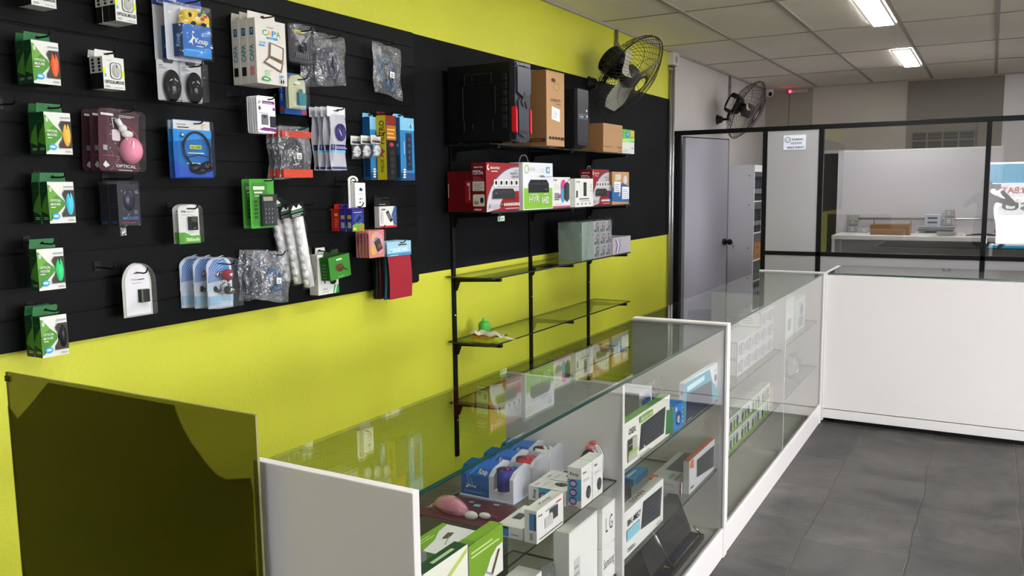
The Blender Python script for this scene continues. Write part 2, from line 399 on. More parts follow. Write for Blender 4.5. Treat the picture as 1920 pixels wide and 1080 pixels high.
# ------------------------------------------------------------------ wall fans
def fan(Cn, ax, R, base, label, clear_label):
    r = empty('wall_fan', base, 0, label, 'fan', 'black wall fans')
    Z = Vector((0, 0, 1)); a = Vector(ax).normalized(); s = Z.cross(a).normalized(); t = a.cross(s)
    T = Matrix((a, s, t)).transposed().to_4x4(); T.translation = Vector(Cn)-Vector(base)
    GUN = C('#3a3633', .45, .3); BLADE = C('#b5b3a6', .5); DK = C('#171413', .5)
    q = M(); q.tube([(0, 0, 0), (.012, 0, 0), (.05, 0, 0), (.06, 0, 0)], .055, DK, 14, False, .022)
    mo = T @ Vector((-.17, 0, -.06)); q.tube([(.05, 0, 0), (.12, 0, 0), (mo.x*.8, mo.y*.8, mo.z*.2), mo], .014, DK, 8); q.ell(mo, (.028, .028, .028), DK, 10, 8); q.build('wall_mount', r)
    q = M(); q.T = T
    q.tube([(-.215, 0, 0), (-.205, 0, 0), (-.12, 0, 0), (-.09, 0, 0)], .105, DK, 24, False, .085); q.tube([(-.1, 0, 0), (-.03, 0, 0)], .05, DK, 20)
    for k in range(14):
        b = 2*PI*k/14; q.box(-.2, math.cos(b)*.105-.003, math.sin(b)*.105-.003, -.12, math.cos(b)*.105+.003, math.sin(b)*.105+.003, GUN)
    if clear_label: q.poly([(-.19, -.05, .11), (-.12, -.05, .11), (-.12, .05, .11), (-.19, .05, .11)], C('#cfccc6', .5)); q.poly([(-.19, -.111, -.06), (-.12, -.111, -.06), (-.12, -.111, .06), (-.19, -.111, .06)], C('#cfccc6', .5))
    mt_ = q.build('motor', r)
    q = M(); q.T = T; q.tube([(-.03, 0, 0), (.035, 0, 0), (.05, 0, 0)], .076, C('#4a4645', .35), 24, False, .066); q.ell((.05, 0, 0), (.014, .066, .066), C('#4a4645', .35), 18, 8); q.build('hub', mt_)
    q = M(); q.T = T
    for k in range(3):
        b0 = PI*.16+2*PI*k/3
        def bl(u, v):
            rr = .05+(R*.86-.05)*v; wd = .42+.5*math.sin(PI*min(1, v*.9+.1))*.9
            wd *= 1-.45*max(0, v-.75)/.25
            an = b0+(u-.5)*wd
            return ((u-.5)*.085*(1.1-v*.5)+.01, math.cos(an)*rr, math.sin(an)*rr)
        q.grid(bl, 8, 10, BLADE)
    q.build('blades', mt_)
    q = M(); q.T = T; W = .0017
    def ringp(rr, x, n=44): return [(x, math.cos(2*PI*i/n)*rr, math.sin(2*PI*i/n)*rr) for i in range(n)]
    q.tube(ringp(R, 0), .0042, DK, 6, True); q.tube(ringp(R*.98, -.02), .0028, GUN, 5, True)
    q.tube(ringp(R*.62, .085), W, GUN, 4, True); q.tube(ringp(R*.17, .105), W*1.6, GUN, 4, True); q.tube(ringp(.105, -.14), W*1.4, GUN, 4, True); q.tube(ringp(R*.7, -.085), W, GUN, 4, True)
    n = 64
    for k in range(n):
        b = 2*PI*k/n
        pts = []
        for i in range(6):
            u = i/5; rr = R*(.17+.83*u); x = .105*(1-u**2.4); pts.append((x, math.cos(b+.5*u)*rr, math.sin(b+.5*u)*rr))
        q.tube(pts, W*.8, GUN, 4)
        if k % 2 == 0:
            pts = []
            for i in range(6):
                u = i/5; rr = .105+(R*1.0-.105)*u; x = -.14+.12*u**2; pts.append((x, math.cos(b-.35*u)*rr, math.sin(b-.35*u)*rr))
            q.tube(pts, W, GUN, 4)
    q.tube(ringp(.07, .107, 20), W*1.4, GUN, 4, True)
    q.build('cage', r)
    return r
fan((-2.25, 5.62, 2.375), (.77, -.1, -.62), .315, (WX, 5.66, 2.35), 'black wall fan with grey blades above the small carton on the lime wall', False)
fan((-2.235, 8.83, 2.37), (.87, -.06, -.46), .315, (WX, 8.93, 2.30), 'black wall fan on the white wall behind the partition door', True)

# ------------------------------------------------------------------ conduits, camera, alarm
def pipe(y, z0, z1, label, r=.013, x=WX+.02):
    q = M(); q.cyl((x, y, z0), (x, y, z1), r, ALU, 12)
    for z in (z0+.25, z1-.12): q.box(x-r-.006, y-.02, z, x+r+.002, y+.02, z+.018, ALU)
    return tag(q.build('conduit_pipe'), label, 'pipe')
pipe(6.13, 2.42, ZC-.02, 'short metal conduit pipe on lime wall running from ceiling to first fan')
pipe(7.375, 0, ZC-.06, 'tall metal conduit pipe at the end of the lime wall, fan side', .014)
pipe(7.45, 0, ZC-.06, 'tall metal conduit pipe beside the black door frame post', .014)
pipe(9.35, 2.3, ZC-.02, 'short metal conduit pipe on the white wall behind the far fan')
q = M(); q.box(WX, 7.33, ZC-.14, WX+.06, 7.49, ZC-.03, C('#c9c5bf', .5)); q.cyl((WX+.06, 7.41, ZC-.085), (WX+.064, 7.41, ZC-.085), .035, ALU)
tag(q.build('junction_box', None, .004), 'white junction box at ceiling above the two tall conduits', 'box')
r = empty('security_camera', (-2.5, 10.95, ZC-.02), 0, 'small white dome security camera in the far ceiling corner', 'camera')
q = M(); q.cyl((0, 0, 0), (0, 0, -.05), .05, WP); q.ell((0, 0, -.05), (.05, .05, .045), WP); q.build('housing', r)
q = M(); q.ell((.018, -.038, -.06), (.024, .02, .028), C('#101012', .15)); q.build('lens', r)
r = empty('alarm_sensor', (-2.27, YB-.03, ZC-.05), 0, 'small grey alarm box with glowing red light under far ceiling', 'alarm')
q = M(); q.box(-.02, -.02, -.025, .22, .025, .02, C('#a9a49d', .5)); q.build('housing', r, .004)
q = M(); q.ell((0, -.024, 0), (.016, .008, .016), C('#ff2030', .3, 0, 12)); q.build('red_lamp', r)
q = M(); q.tube([(-2.28, YB-.006, ZC-.07), (-2.29, YB-.006, 2.4), (-2.29, YB-.006, 1.2)], .005, C('#6d6862', .5)); tag(q.build('cable'), 'thin dark cable running down the back wall below the alarm', 'cable')

# ------------------------------------------------------------------ slatwall board
SX = WX+.02; SY1 = 3.49
q = M(); z = B0; q.box(WX, YS+.02, B0, SX-.012, SY1-.004, B1, C('#0a0a0b', .6))
zs = [2.305-.0985*i for i in range(13)]
edges = [B1]+zs+[B0]
for a, b in zip(edges[:-1], edges[1:]):
    if a-b < .02: continue
    q.box(SX-.012, YS+.02, b+.006, SX, SY1, a-.003, SLAT)
    q.box(SX-.012, YS+.02, b+.0, SX-.007, SY1, b+.006, SLAT)
tag(q.build('slatwall_board'), 'large black slotted display board mounted on the lime wall', 'display board')

# ------------------------------------------------------------------ glass shelving
GY = (3.83, 4.724, 5.62); SZ = (1.835, 1.475, 1.125, .765, .42); SF = -2.275
def upright(y, label):
    r = empty('shelf_upright', (WX, y, 0), 0, label, 'shelf bracket rail', 'black slotted shelf uprights')
    q = M(); q.box(0, -.014, .09, .014, .014, 2.11, BLKM)
    for i in range(50): q.box(.013, -.003, .12+i*.04, .0145, .003, .14+i*.04, C('#030303', .8))
    for z in (.3, .9, 1.55, 2.0): q.ell((.015, 0, z), (.003, .006, .006), CHROME, 8, 6)
    q.build('track', r)
    for z in SZ:
        q = M()
        o = [(.01, z-.085), (.03, z-.085), (.05, z-.035), (.31, z-.022), (.31, z-.006), (.01, z-.006)]
        n = len(o)
        q.add([(a, -.004, b) for a, b in o]+[(a, .004, b) for a, b in o], [tuple(range(n)), tuple(range(n, 2*n))[::-1]]+[(i, n+i, n+(i+1) % n, (i+1) % n) for i in range(n)], BLKM)
        q.box(.235, -.012, z-.022, .312, .012, z-.005, BLKM)
        q.build('bracket', r)
    return r
for y, w in zip(GY, ('black slotted shelf upright nearest the hanging display board', 'black slotted shelf upright in the middle of three', 'black slotted shelf upright nearest the fan')): upright(y, w)
def pane(q, x0, y0, z0, x1, y1, z1, mt, ed): q.box(x0, y0, z0, x1, y1, z1, ed, T=mt, B=mt)
def vpane(q, x0, y0, z0, x1, y1, z1, mt, ed): q.box(x0, y0, z0, x1, y1, z1, ed, F=mt, K=mt)
for z, w in zip(SZ, ('top glass wall shelf, carrying the computer towers and cartons', 'second glass wall shelf, carrying the red and white recorder boxes', 'third glass wall shelf, carrying the shrink wrapped boxes', 'fourth glass wall shelf, carrying the sponge and cloth', 'lowest empty glass wall shelf, seen through the counter top')):
    q = M(); pane(q, WX+.016, 3.75, z-.005, SF, 5.71, z+.003, GLSH, GLEDGE2)
    tag(q.build('glass_shelf'), w, 'shelf', 'glass wall shelves')
q = M(); q.box(-2.3, 3.86, SZ[1]-.05, -2.298, 3.93, SZ[1]-.022, C('#c9d8cd', .4)); f = Fr(q, (-2.298, 3.86, SZ[1]-.05), (0, .07, 0), (0, 0, .028)); f.rect(.05, .1, .35, .9, C('#4c8d6d')); f.lines(.45, .2, .9, .8, 2, BLKP)
tag(q.build('price_tag'), 'tiny pale price tag under the second glass wall shelf', 'tag')

# ------------------------------------------------------------------ smoked acrylic screen
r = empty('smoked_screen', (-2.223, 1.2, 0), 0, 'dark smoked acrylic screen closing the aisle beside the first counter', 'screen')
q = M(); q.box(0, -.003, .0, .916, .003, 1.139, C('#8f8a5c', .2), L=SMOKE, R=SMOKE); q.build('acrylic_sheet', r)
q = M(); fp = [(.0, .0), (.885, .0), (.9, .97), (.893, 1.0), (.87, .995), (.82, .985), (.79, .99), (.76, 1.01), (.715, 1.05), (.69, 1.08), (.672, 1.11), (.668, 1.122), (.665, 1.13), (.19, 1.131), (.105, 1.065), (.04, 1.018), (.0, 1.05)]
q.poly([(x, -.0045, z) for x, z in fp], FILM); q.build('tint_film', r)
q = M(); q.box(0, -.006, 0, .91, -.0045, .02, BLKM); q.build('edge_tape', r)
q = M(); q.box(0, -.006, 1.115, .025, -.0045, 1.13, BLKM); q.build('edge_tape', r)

# ------------------------------------------------------------------ display counters
WPB = C('#f0eee8', .5)
def counter(y0, y1, mids, label):
    x0, x1 = -1.36, -.94; L = y1-y0
    r = empty('display_counter', (0, y0, 0), 0, label, 'display counter', 'white glass fronted display counters')
    for a in (0, L-.022):
        q = M(); q.box(x0, a, 0, x1+.008, a+.022, 1.025, MDF); q.build('end_panel', r, .002)
    for a in mids:
        q = M(); q.box(x0, a-y0-.009, .1, x1-.006, a-y0+.009, 1.0, MDF); q.build('divider', r, .0015)
    q = M(); q.box(x0, .022, .095, x1-.012, L-.022, .118, WPB); q.box(x1-.03, .022, 0, x1+.002, L-.022, .118, MDF); q.box(x0, .022, 0, x0+.018, L-.022, .1, MDF); q.build('plinth', r, .0015)
    q = M(); q.box(x1-.012, .022, .118, x1+.002, L-.022, .132, WP); q.build('glass_channel', r)
    q = M(); q.box(x0+.003, .022, 1.009, x1+.001, L-.022, 1.017, GLEDGE, T=GLTOP, B=GLTOP, K=GL); q.build('glass_top', r)
    q = M(); vpane(q, x1-.006, .024, .125, x1-.001, L-.024, 1.006, GL, GLEDGE); q.build('front_glass', r)
    ys = [0.022]+[a-y0 for a in mids]+[L-.022]
    for a, b in zip(ys[:-1], ys[1:]):
        for z in (.70, .395):
            q = M(); pane(q, x0+.02, a+.01, z-.006, x1-.025, b-.01, z, GLSH, GLEDGE2); q.build('glass_shelf', r)
    return r
counter(1.232, 3.455, (2.325,), 'white display counter with glass front nearest the camera, beside the smoked screen')
counter(3.457, 5.795, (4.66,), 'white display counter with glass front farther away, meeting the white service counter')
r = empty('service_counter', (-.955, 5.815, 0), 0, 'long plain white counter with glass top in front of the partition', 'counter')
q = M(); q.box(.03, .012, .095, 3.2, .03, 1.0, MDF); q.build('front_panel', r, .002)
q = M(); q.box(.03, .006, .03, 3.2, .028, .09, MDF); q.box(.1, .03, 0, 3.1, .05, .05, BLKM); q.build('plinth', r, .002)  # black strip in the gap stands in for the shadow line at the floor
q = M(); q.box(0, .004, 0.01, .03, .62, 1.012, MDF); q.build('end_panel', r, .002)
q = M(); q.box(3.2, .012, 0, 3.23, .62, 1.0, MDF); q.build('end_panel', r, .002)
q = M(); q.box(.03, .03, .965, 3.2, .6, .983, MDF); q.build('inner_shelf', r)
q = M(); q.box(.03, .6, .03, 3.2, .616, 1.0, MDF); q.build('back_panel', r)
q = M(); pane(q, .035, .008, 1.006, 3.23, .625, 1.016, GLSV, GLEDGE); q.build('glass_top', r)
# ------------------------------------------------------------------ hanging packs: kinds (local: x out of the wall, y right, z up)
INK = C('#20242c', .5); GRY = C('#9aa0a6', .5); DG = C('#173f24', .45); LG = C('#4b8a30', .45); LG2 = C('#66a03e', .45)
WHITE = C('#dbdbd5', .45); PALE = C('#c2c2be', .5)
def sheet(m, w, h, x, mat, r=.008, t=.0008):
    o = []
    for cy, cz, a0 in ((w-r, h-r, 0), (r, h-r, PI/2), (r, r, PI), (w-r, r, 1.5*PI)):
        for i in range(5): o.append((cy+r*math.cos(a0+i*PI/8), cz+r*math.sin(a0+i*PI/8)))
    m.prism(o, x, x+t, mat)
def dome_outline(w, h, n=12, k=1.):
    r = w/2; hh = h-r*k
    return [(w, 0), (w, hh)]+[(r+r*math.cos(PI*i/n), hh+r*k*math.sin(PI*i/n)) for i in range(1, n)]+[(0, hh), (0, 0)]
def shell(name, par, o, x0, x1, mat=CLEAR):
    q = M(); n = len(o); q.add([(x0, y, z) for y, z in o]+[(x1, y*.96+sum(p[0] for p in o)/n*.04, z*.97+sum(p[1] for p in o)/n*.03) for y, z in o], [(i, (i+1) % n, n+(i+1) % n, n+i) for i in range(n)]+[tuple(range(n, 2*n))], mat)
    return q.build(name, par)
def rrect(w, h, r):
    o = []
    for cy, cz, a0 in ((w-r, h-r, 0), (r, h-r, PI/2), (r, r, PI), (w-r, r, 1.5*PI)):
        for i in range(5): o.append((cy+r*math.cos(a0+i*PI/8), cz+r*math.sin(a0+i*PI/8)))
    return o
def hang_tab(par, w, h, mat, x=.001, y0=.0, y1=1., th=.028):
    q = M(); q.prism([(w*y0, h), (w*y1, h), (w*y1-.004, h+th), (w*y0+.004, h+th)], x, x+.0015, mat)
    q.prism([(w*.42, h+th*.42), (w*.6, h+th*.42), (w*.55, h+th*.7), (w*.47, h+th*.7)], x+.0016, x+.0018, C('#0b0b0c', .7))
    return q.build('hang_tab', par)
def mouse_box(col, w=.082, h=.124, d=.04):
    r = empty('mouse_box'); q = M(); q.box(0, 0, 0, d, w, h, WHITE, L=DG, T=DG, R=DG, K=DG, B=DG); f, l, t = faces(q, d, w, h)
    dia = [(0, .93), (.06, .93), (.2, .78), (.5, .6), (.6, .54), (.64, .47), (.58, .4), (.3, .22), (.06, .06), (0, .06)]
    f.poly(dia, LG); f.poly([(0, .5), (0, .93), (.06, .93), (.34, .7)], LG2); f.ell(.1, .82, .05, .06, PALE)
    f.txt('OPTICAL', .07, .525, .055, WHITE, .4); f.txt('MOUSE', .07, .435, .055, WHITE, .36); f.lines(.07, .38, .3, .41, 1, WHITE, .7)
    f.ell(.24, .17, .15, .075, C('#3f9ad2', .4)); f.ell(.24, .175, .1, .03, C('#bfe2f2', .4)); f.lines(.58, .86, .98, .91, 1, GRY, .7); f.lines(.68, .05, .96, .1, 2, INK)
    f.poly([(.6, .8), (.52, .7), (.62, .56), (.66, .47), (.6, .36), (.48, .24), (.48, .15), (.98, .15), (.98, .8)], C('#3a372f', .3))
    l.poly([(0, .3), (1, .2), (1, .75), (.35, .52)], LG); l.lines(.3, .1, .9, .17, 2, WHITE); l.lines(.25, .78, .8, .8, 1, LG2)
    q.build('carton', r)
    q = M(); q.ell((d-.002, w*.79, h*.47), (.013, w*.17, h*.32), C(col, .35), 18, 10); q.box(d, w*.76, h*.6, d+.0105, w*.772, h*.75, INK); q.build('mouse', r)
    hang_tab(r, w, h, C('#2c6a3c', .45)); return r
def white_mouse_box(w=.075, h=.1, d=.032):
    r = empty('mouse_box'); q = M(); q.box(0, 0, 0, d, w, h, WHITE, L=C('#17181a', .4)); f, l, t = faces(q, d, w, h)
    f.rect(0, .46, .12, .66, C('#d8df3b', .4)); f.rect(.88, .42, 1, .62, C('#d8df3b', .4)); f.ell(.1, .42, .06, .06, C('#6cb7d8', .4))
    f.rr(.32, .32, .86, .84, .12, INK); f.rr(.35, .34, .83, .82, .11, C('#cfd0cb', .4)); f.txt('OPTICAL MOUSE', .05, .17, .1, INK, .9); f.lines(.05, .05, .3, .12, 2, INK); f.lines(.5, .05, .92, .1, 1, GRY); f.lines(.12, .88, .5, .92, 1, GRY)
    l.rect(0, .5, 1, 1, WHITE)
    for i in range(4): l.rr(.3, .54+i*.11, .75, .62+i*.11, .02, INK)
    q.build('carton', r)
    q = M(); q.ell((d, w*.59, h*.58), (.008, w*.2, h*.22), C('#a9aba3', .3), 18, 10); q.box(d+.004, w*.58, h*.66, d+.0085, w*.6, h*.76, INK); q.build('mouse', r)
    hang_tab(r, w, h, WHITE, .001, -.1, .85, .024); return r
def gamepad(name, par, cx, cy, cz, s, col):
    q = M(); c = C(col, .35); q.ell((cx, cy, cz), (.018, s*.5, s*.32), c)
    for k in (-1, 1):
        q.ell((cx, cy+k*s*.42, cz-s*.08), (.022, s*.27, s*.33), c); q.tube([(cx, cy+k*s*.48, cz-s*.1), (cx-.004, cy+k*s*.62, cz-s*.42), (cx-.008, cy+k*s*.66, cz-s*.66)], s*.2, c, 10, False, s*.1)
        q.ell((cx+.02, cy+k*s*.26, cz-s*.3), (.012, s*.09, s*.09), C('#2a2a2c', .4), 12, 8)
    for (a, b), k in zip(((.22, .2), (.22, -.06), (.07, .07), (.37, .07)), ('#3a9a4a', '#d23b30', '#2f6fb5', '#e0602a')): q.ell((cx+.02, cy+s*a, cz+s*b), (.009, s*.075, s*.075), C(k, .3), 10, 6)
    q.box(cx+.016, cy-s*.5, cz-s*.03, cx+.023, cy-s*.34, cz+.0+s*.05, INK); q.box(cx+.016, cy-s*.46, cz-s*.08, cx+.023, cy-s*.38, cz+s*.1, INK)
    return q.build(name, par)
def gamepad_pack(col, w=.155, h=.19, d=.055):
    r = empty('gamepad_pack'); q = M(); sheet(q, w, h+.03, 0, C('#dfe2e6', .4)); f = Fr(q, (.0012, 0, 0), (0, w, 0), (0, 0, h+.03)); f.rect(0, .86, 1, 1, C('#1c3f8e', .4)); f.txt('Knup', .12, .9, .05, WHITE); f.rect(.02, .0, .1, .86, C('#cfd4dc', .4)); q.build('backing_card', r)
    q = M(); B2 = C('#1f60ac', .35); q.box(.003, .03, .012, d-.004, w-.006, h*.64, B2, L=C('#163e74', .35)); f = Fr(q, (d-.004, .03, .012), (0, w-.036, 0), (0, 0, h*.64-.012)); f.poly([(0, 0), (1, 0), (1, .35), (0, .2)], C('#2f86d2', .35)); f.lines(.1, .18, .95, .26, 1, C('#6ab4ea', .4))
    f.txt('Knup', .42, .44, .16, WHITE, .46); pass
    f.poly([(.2, .4), (.26, .5), (.33, .62), (.3, .72), (.38, .62), (.44, .58), (.36, .55), (.32, .46), (.34, .34), (.28, .44)], WHITE); f.ell(.36, .76, .03, .04, WHITE); f.lines(.45, .33, .8, .4, 1, WHITE)
    l = Fr(q, (.003, .03, .012), (d-.007, 0, 0), (0, 0, h*.64-.012)); l.txt('Knup', .65, .3, .4, C('#9fc4ea', .4), .4, True, 90); q.build('insert_box', r)
    q = M(); q.box(.004, .06, h*.64, .008, w-.006, h*.97, WHITE); q.build('insert_card', r)
    gamepad('gamepad', r, d*.5, w*.66, h*.8, .085, col)
    q = M(); q.box(.002, .012, .005, d, w-.002, h-.004, CLEAR); q.build('blister', r); return r
def black_mouse_pack(w=.092, h=.137, d=.04):
    r = empty('mouse_pack'); q = M(); sheet(q, w, h, 0, C('#c6c7ca', .4), .006); f = Fr(q, (.0012, 0, 0), (0, w, 0), (0, 0, h)); f.lines(.1, .86, .3, .9, 1, INK); f.lines(.1, .79, .5, .84, 2, INK); f.poly([(.25, 1), (.75, 1), (.68, .93), (.32, .93)], C('#3a3a3e', .5)); q.build('backing_card', r)
    q = M(); q.ell((.014, w*.54, h*.37), (.024, w*.35, h*.4), C('#08080b', .12), 20, 12); q.ell((.034, w*.5, h*.42), (.003, w*.06, h*.14), C('#8d8d55', .3), 10, 6); q.ell((.03, w*.72, h*.45), (.004, w*.05, h*.16), C('#5c4a6e', .3), 10, 6); q.build('mouse', r)
    shell('blister', r, rrect(w, h, .01), .002, d); return r
def pink_mouse_pack(w=.145, h=.2, d=.04):
    r = empty('mouse_pack'); q = M(); MR = C('#4d2932', .35); sheet(q, w, h, 0, MR, .016); f = Fr(q, (.0012, 0, 0), (0, w, 0), (0, 0, h)); f.rect(.03, .87, .97, .96, C('#3a2228', .4)); f.lines(.5, .885, .95, .93, 2, WHITE); f.lines(.06, .89, .4, .94, 1, WHITE, .7)
    f.rr(.32, .5, .52, .68, .03, C('#d7c9cf', .3)); f.rr(.1, .34, .2, .42, .01, GRY); f.lines(.08, .25, .45, .28, 1, C('#c0465a', .4)); f.txt('OPTICAL', .4, .08, .045, WHITE, .5); f.lines(.45, .03, .95, .06, 1, WHITE); f.poly([(.08, .1), (.14, .17), (.24, .1), (.15, .06)], WHITE)
    f.ring(.62, .44, .36, .3, .012, C('#b7485d', .4), 16, -.4, 1.5); q.build('backing_card', r)
    q = M(); q.ell((.012, w*.74, h*.36), (.034, w*.26, h*.22), C('#e28aa0', .2), 20, 12); q.ell((.04, w*.66, h*.42), (.004, w*.04, h*.1), C('#f2bac8', .2), 8, 6); q.build('mouse', r)
    q = M(); q.tube([(.012, w*.4, h*.84), (.014, w*.5, h*.72)], .009, WP, 8); q.ell((.014, w*.53, h*.7), (.012, .014, .014), WP); q.ell((.012, w*.65, h*.62), (.012, .02, .012), WP); q.tube([(.01, w*.4, h*.84), (.008, w*.3, h*.86), (.006, w*.34, h*.7)], .0016, WP, 5); q.build('cable_reel', r)
    shell('blister', r, rrect(w, h, .016), .002, d); return r
def headset_pack(w=.165, h=.205, d=.022):
    r = empty('headset_pack'); q = M(); sheet(q, w, h, 0, C('#1d68b0', .3), .008); f = Fr(q, (.0012, 0, 0), (0, w, 0), (0, 0, h)); f.rect(.02, .83, .98, .985, WHITE); f.lines(.1, .9, .4, .93, 1, GRY, .8); f.lines(.12, .855, .5, .88, 1, INK, .8); f.ell(.8, .9, .05, .05, C('#d8a878', .5)); f.ell(.8, .87, .03, .05, C('#d9d6cc', .5))
    f.poly([(0, .0), (1, 0), (1, .18), (.5, .1), (0, .3)], C('#2b55b8', .3)); f.poly([(0, .62), (1, .7), (1, .83), (0, .83)], C('#2f8fdc', .3)); f.rr(.4, .5, .72, .57, .02, C('#b9cf3a', .35)); f.txt('HS-1000', .43, .515, .035, INK, .26); f.lines(.34, .42, .85, .47, 1, WHITE); f.lines(.3, .24, .7, .3, 1, WHITE); q.build('backing_card', r)
    q = M(); K = C('#16171c', .25); arc = [(.01, w*.56+w*.36*math.cos(a), h*.48+h*.31*math.sin(a)) for a in [PI*.12*i-.35 for i in range(16)]]
    arc = [(.01, w*.56+w*.36*math.cos(2.9-i*.2), h*.46+h*.33*math.sin(2.9-i*.2)) for i in range(15)]
    q.tube(arc, .004, K, 8); q.tube([arc[0], (.01, w*.24, h*.4), (.012, w*.42, h*.2)], .0035, K, 8); q.ell((.012, w*.5, h*.17), (.012, .024, .017), K); q.ell((.012, w*.82, h*.2), (.012, .023, .02), K); q.ell((.012, w*.62, h*.12), (.01, .03, .012), K)
    q.tube([arc[-1], (.01, w*.9, h*.26)], .004, K); q.ell((.012, w*.19, h*.73), (.006, .006, .009), CHROME); q.tube([(.01, w*.3, h*.35), (.014, w*.6, h*.4), (.012, w*.84, h*.36)], .0016, K); q.build('headset', r)
    shell('blister', r, rrect(w, h, .008), .002, d); return r
def dark_mouse_box(w=.08, h=.145, d=.045):
    r = empty('mouse_box'); q = M(); DK = C('#1b1b24', .3); q.box(.001, .001, .001, d-.002, w-.001, h*.93, C('#22222b', .4)); f = Fr(q, (d-.002, 0, 0), (0, w, 0), (0, 0, h)); f.txt('MOUSE', .2, .14, .06, C('#2f78c0', .4), .7); f.lines(.15, .06, .85, .11, 1, C('#8d3040', .4)); f.ell(.8, .3, .09, .05, C('#5a5a60', .4)); l = Fr(q, (0, .001, 0), (d, 0, 0), (0, 0, h)); l.lines(.1, .06, .9, .12, 2, C('#2f78c0', .4)); l.lines(.2, .4, .9, .55, 2, C('#3a3a44', .4)); q.build('carton', r)
    q = M(); q.ell((d-.01, w*.52, h*.58), (.016, w*.34, h*.3), C('#2b2b3a', .25)); q.build('mouse', r)
    q = M(); q.box(0, -.001, 0, d, w+.001, h, CLEAR); q.build('clear_box', r); return r
def powerbank_pack(w=.088, h=.14, d=.026):
    r = empty('power_bank_pack'); q = M(); o = dome_outline(w, h, 12, .45); q.prism(o, 0, .001, C('#e3e3df', .4)); f = Fr(q, (.0012, 0, 0), (0, w, 0), (0, 0, h))
    for i in range(5): f.ring(.2, .34, .25+i*.14, .14+i*.08, .006, C('#a9bd8a', .4), 14, 0, PI*.55)
    f.txt('Knup', .15, .8, .05, INK, .2); f.lines(.4, .8, .85, .84, 1, GRY); f.lines(.15, .73, .5, .76, 1, GRY); f.poly([(0, 0), (1, 0), (1, .2), (.55, .2), (.25, .29), (0, .29)], C('#5aa336', .4)); f.txt('7800mAh', .28, .06, .085, C('#dff0d0', .4), .66); q.build('backing_card', r)
    q = M(); q.box(.002, w*.44, h*.34, .02, w*.77, h*.68, C('#0a0b0d', .3)); q.box(.0195, w*.47, h*.55, .0205, w*.74, h*.66, C('#3c4138', .3)); f = Fr(q, (.0202, w*.44, h*.34), (0, w*.33, 0), (0, 0, h*.34)); f.lines(.25, .12, .75, .22, 2, GRY); q.build('power_bank', r)
    shell('blister', r, o, .002, d); return r
def dome_pack(w=.112, h=.182, d=.03):
    r = empty('power_bank_pack'); q = M(); o = dome_outline(w, h, 14, 1.25); o2 = [(w*.5+(y-w*.5)*.84, h*.03+z*.94) for y, z in o]; q.prism(o, 0, .001, C('#c6c7bd', .4)); q.prism(o2, .0012, .004, C('#e9e6ea', .4)); f = Fr(q, (.0041, 0, 0), (0, w, 0), (0, 0, h))
    for i in range(6): f.ring(.5, .1, .1+i*.06, .04+i*.028, .004, C('#aebfa2', .4), 16, .1, PI-.1)
    f.txt('Knup', .28, .68, .035, GRY, .2); f.lines(.5, .68, .74, .7, 1, INK, .8); f.lines(.28, .62, .7, .65, 1, GRY); f.rect(.38, .8, .62, .82, C('#17171a', .6)); q.build('backing_card', r)
    q = M(); q.box(.004, w*.5, h*.26, .022, w*.79, h*.5, C('#0b0c0e', .3)); q.box(.004, w*.5, h*.26, .0225, w*.56, h*.5, C('#56614a', .3)); q.build('power_bank', r)
    shell('blister', r, o, .004, d); return r
def webcam_pack(w=.115, h=.188, d=.06):
    r = empty('webcam_pack'); q = M(); o = dome_outline(w, h, 12, .6); q.prism(o, 0, .001, C('#d5deea', .4)); f = Fr(q, (.0012, 0, 0), (0, w, 0), (0, 0, h)); f.poly([(.02, .5), (.98, .55), (.9, .8), (.7, .95), (.3, .95), (.1, .8)], C('#4b8bd2', .4))
    for i in range(11): f.ring(.62, .3, .16+i*.05, .16+i*.055, .009, C('#e6f0fb', .4), 14, PI*.48, PI*.98)
    f.poly([(.02, .06), (.98, .1), (.98, .22), (.02, .24)], C('#9fc8e4', .4)); f.lines(.3, .1, .9, .16, 1, WHITE); q.build('backing_card', r)
    q = M(); q.ell((.03, w*.62, h*.64), (.022, .022, .022), C('#a02334', .2)); q.ell((.05, w*.6, h*.64), (.006, .01, .01), CHROME, 12, 8); q.build('webcam_head', r)
    q = M(); q.tube([(.03, w*.62, h*.54), (.032, w*.64, h*.42)], .005, CHROME); q.ell((.03, w*.62, h*.33), (.02, .028, .016), CHROME); q.ell((.04, w*.5, h*.36), (.012, .012, .014), INK); q.tube([(.03, w*.5, h*.5), (.03, w*.3, h*.45), (.026, w*.34, h*.34)], .002, INK); q.build('webcam_base', r)
    shell('blister', r, o, .002, d); return r
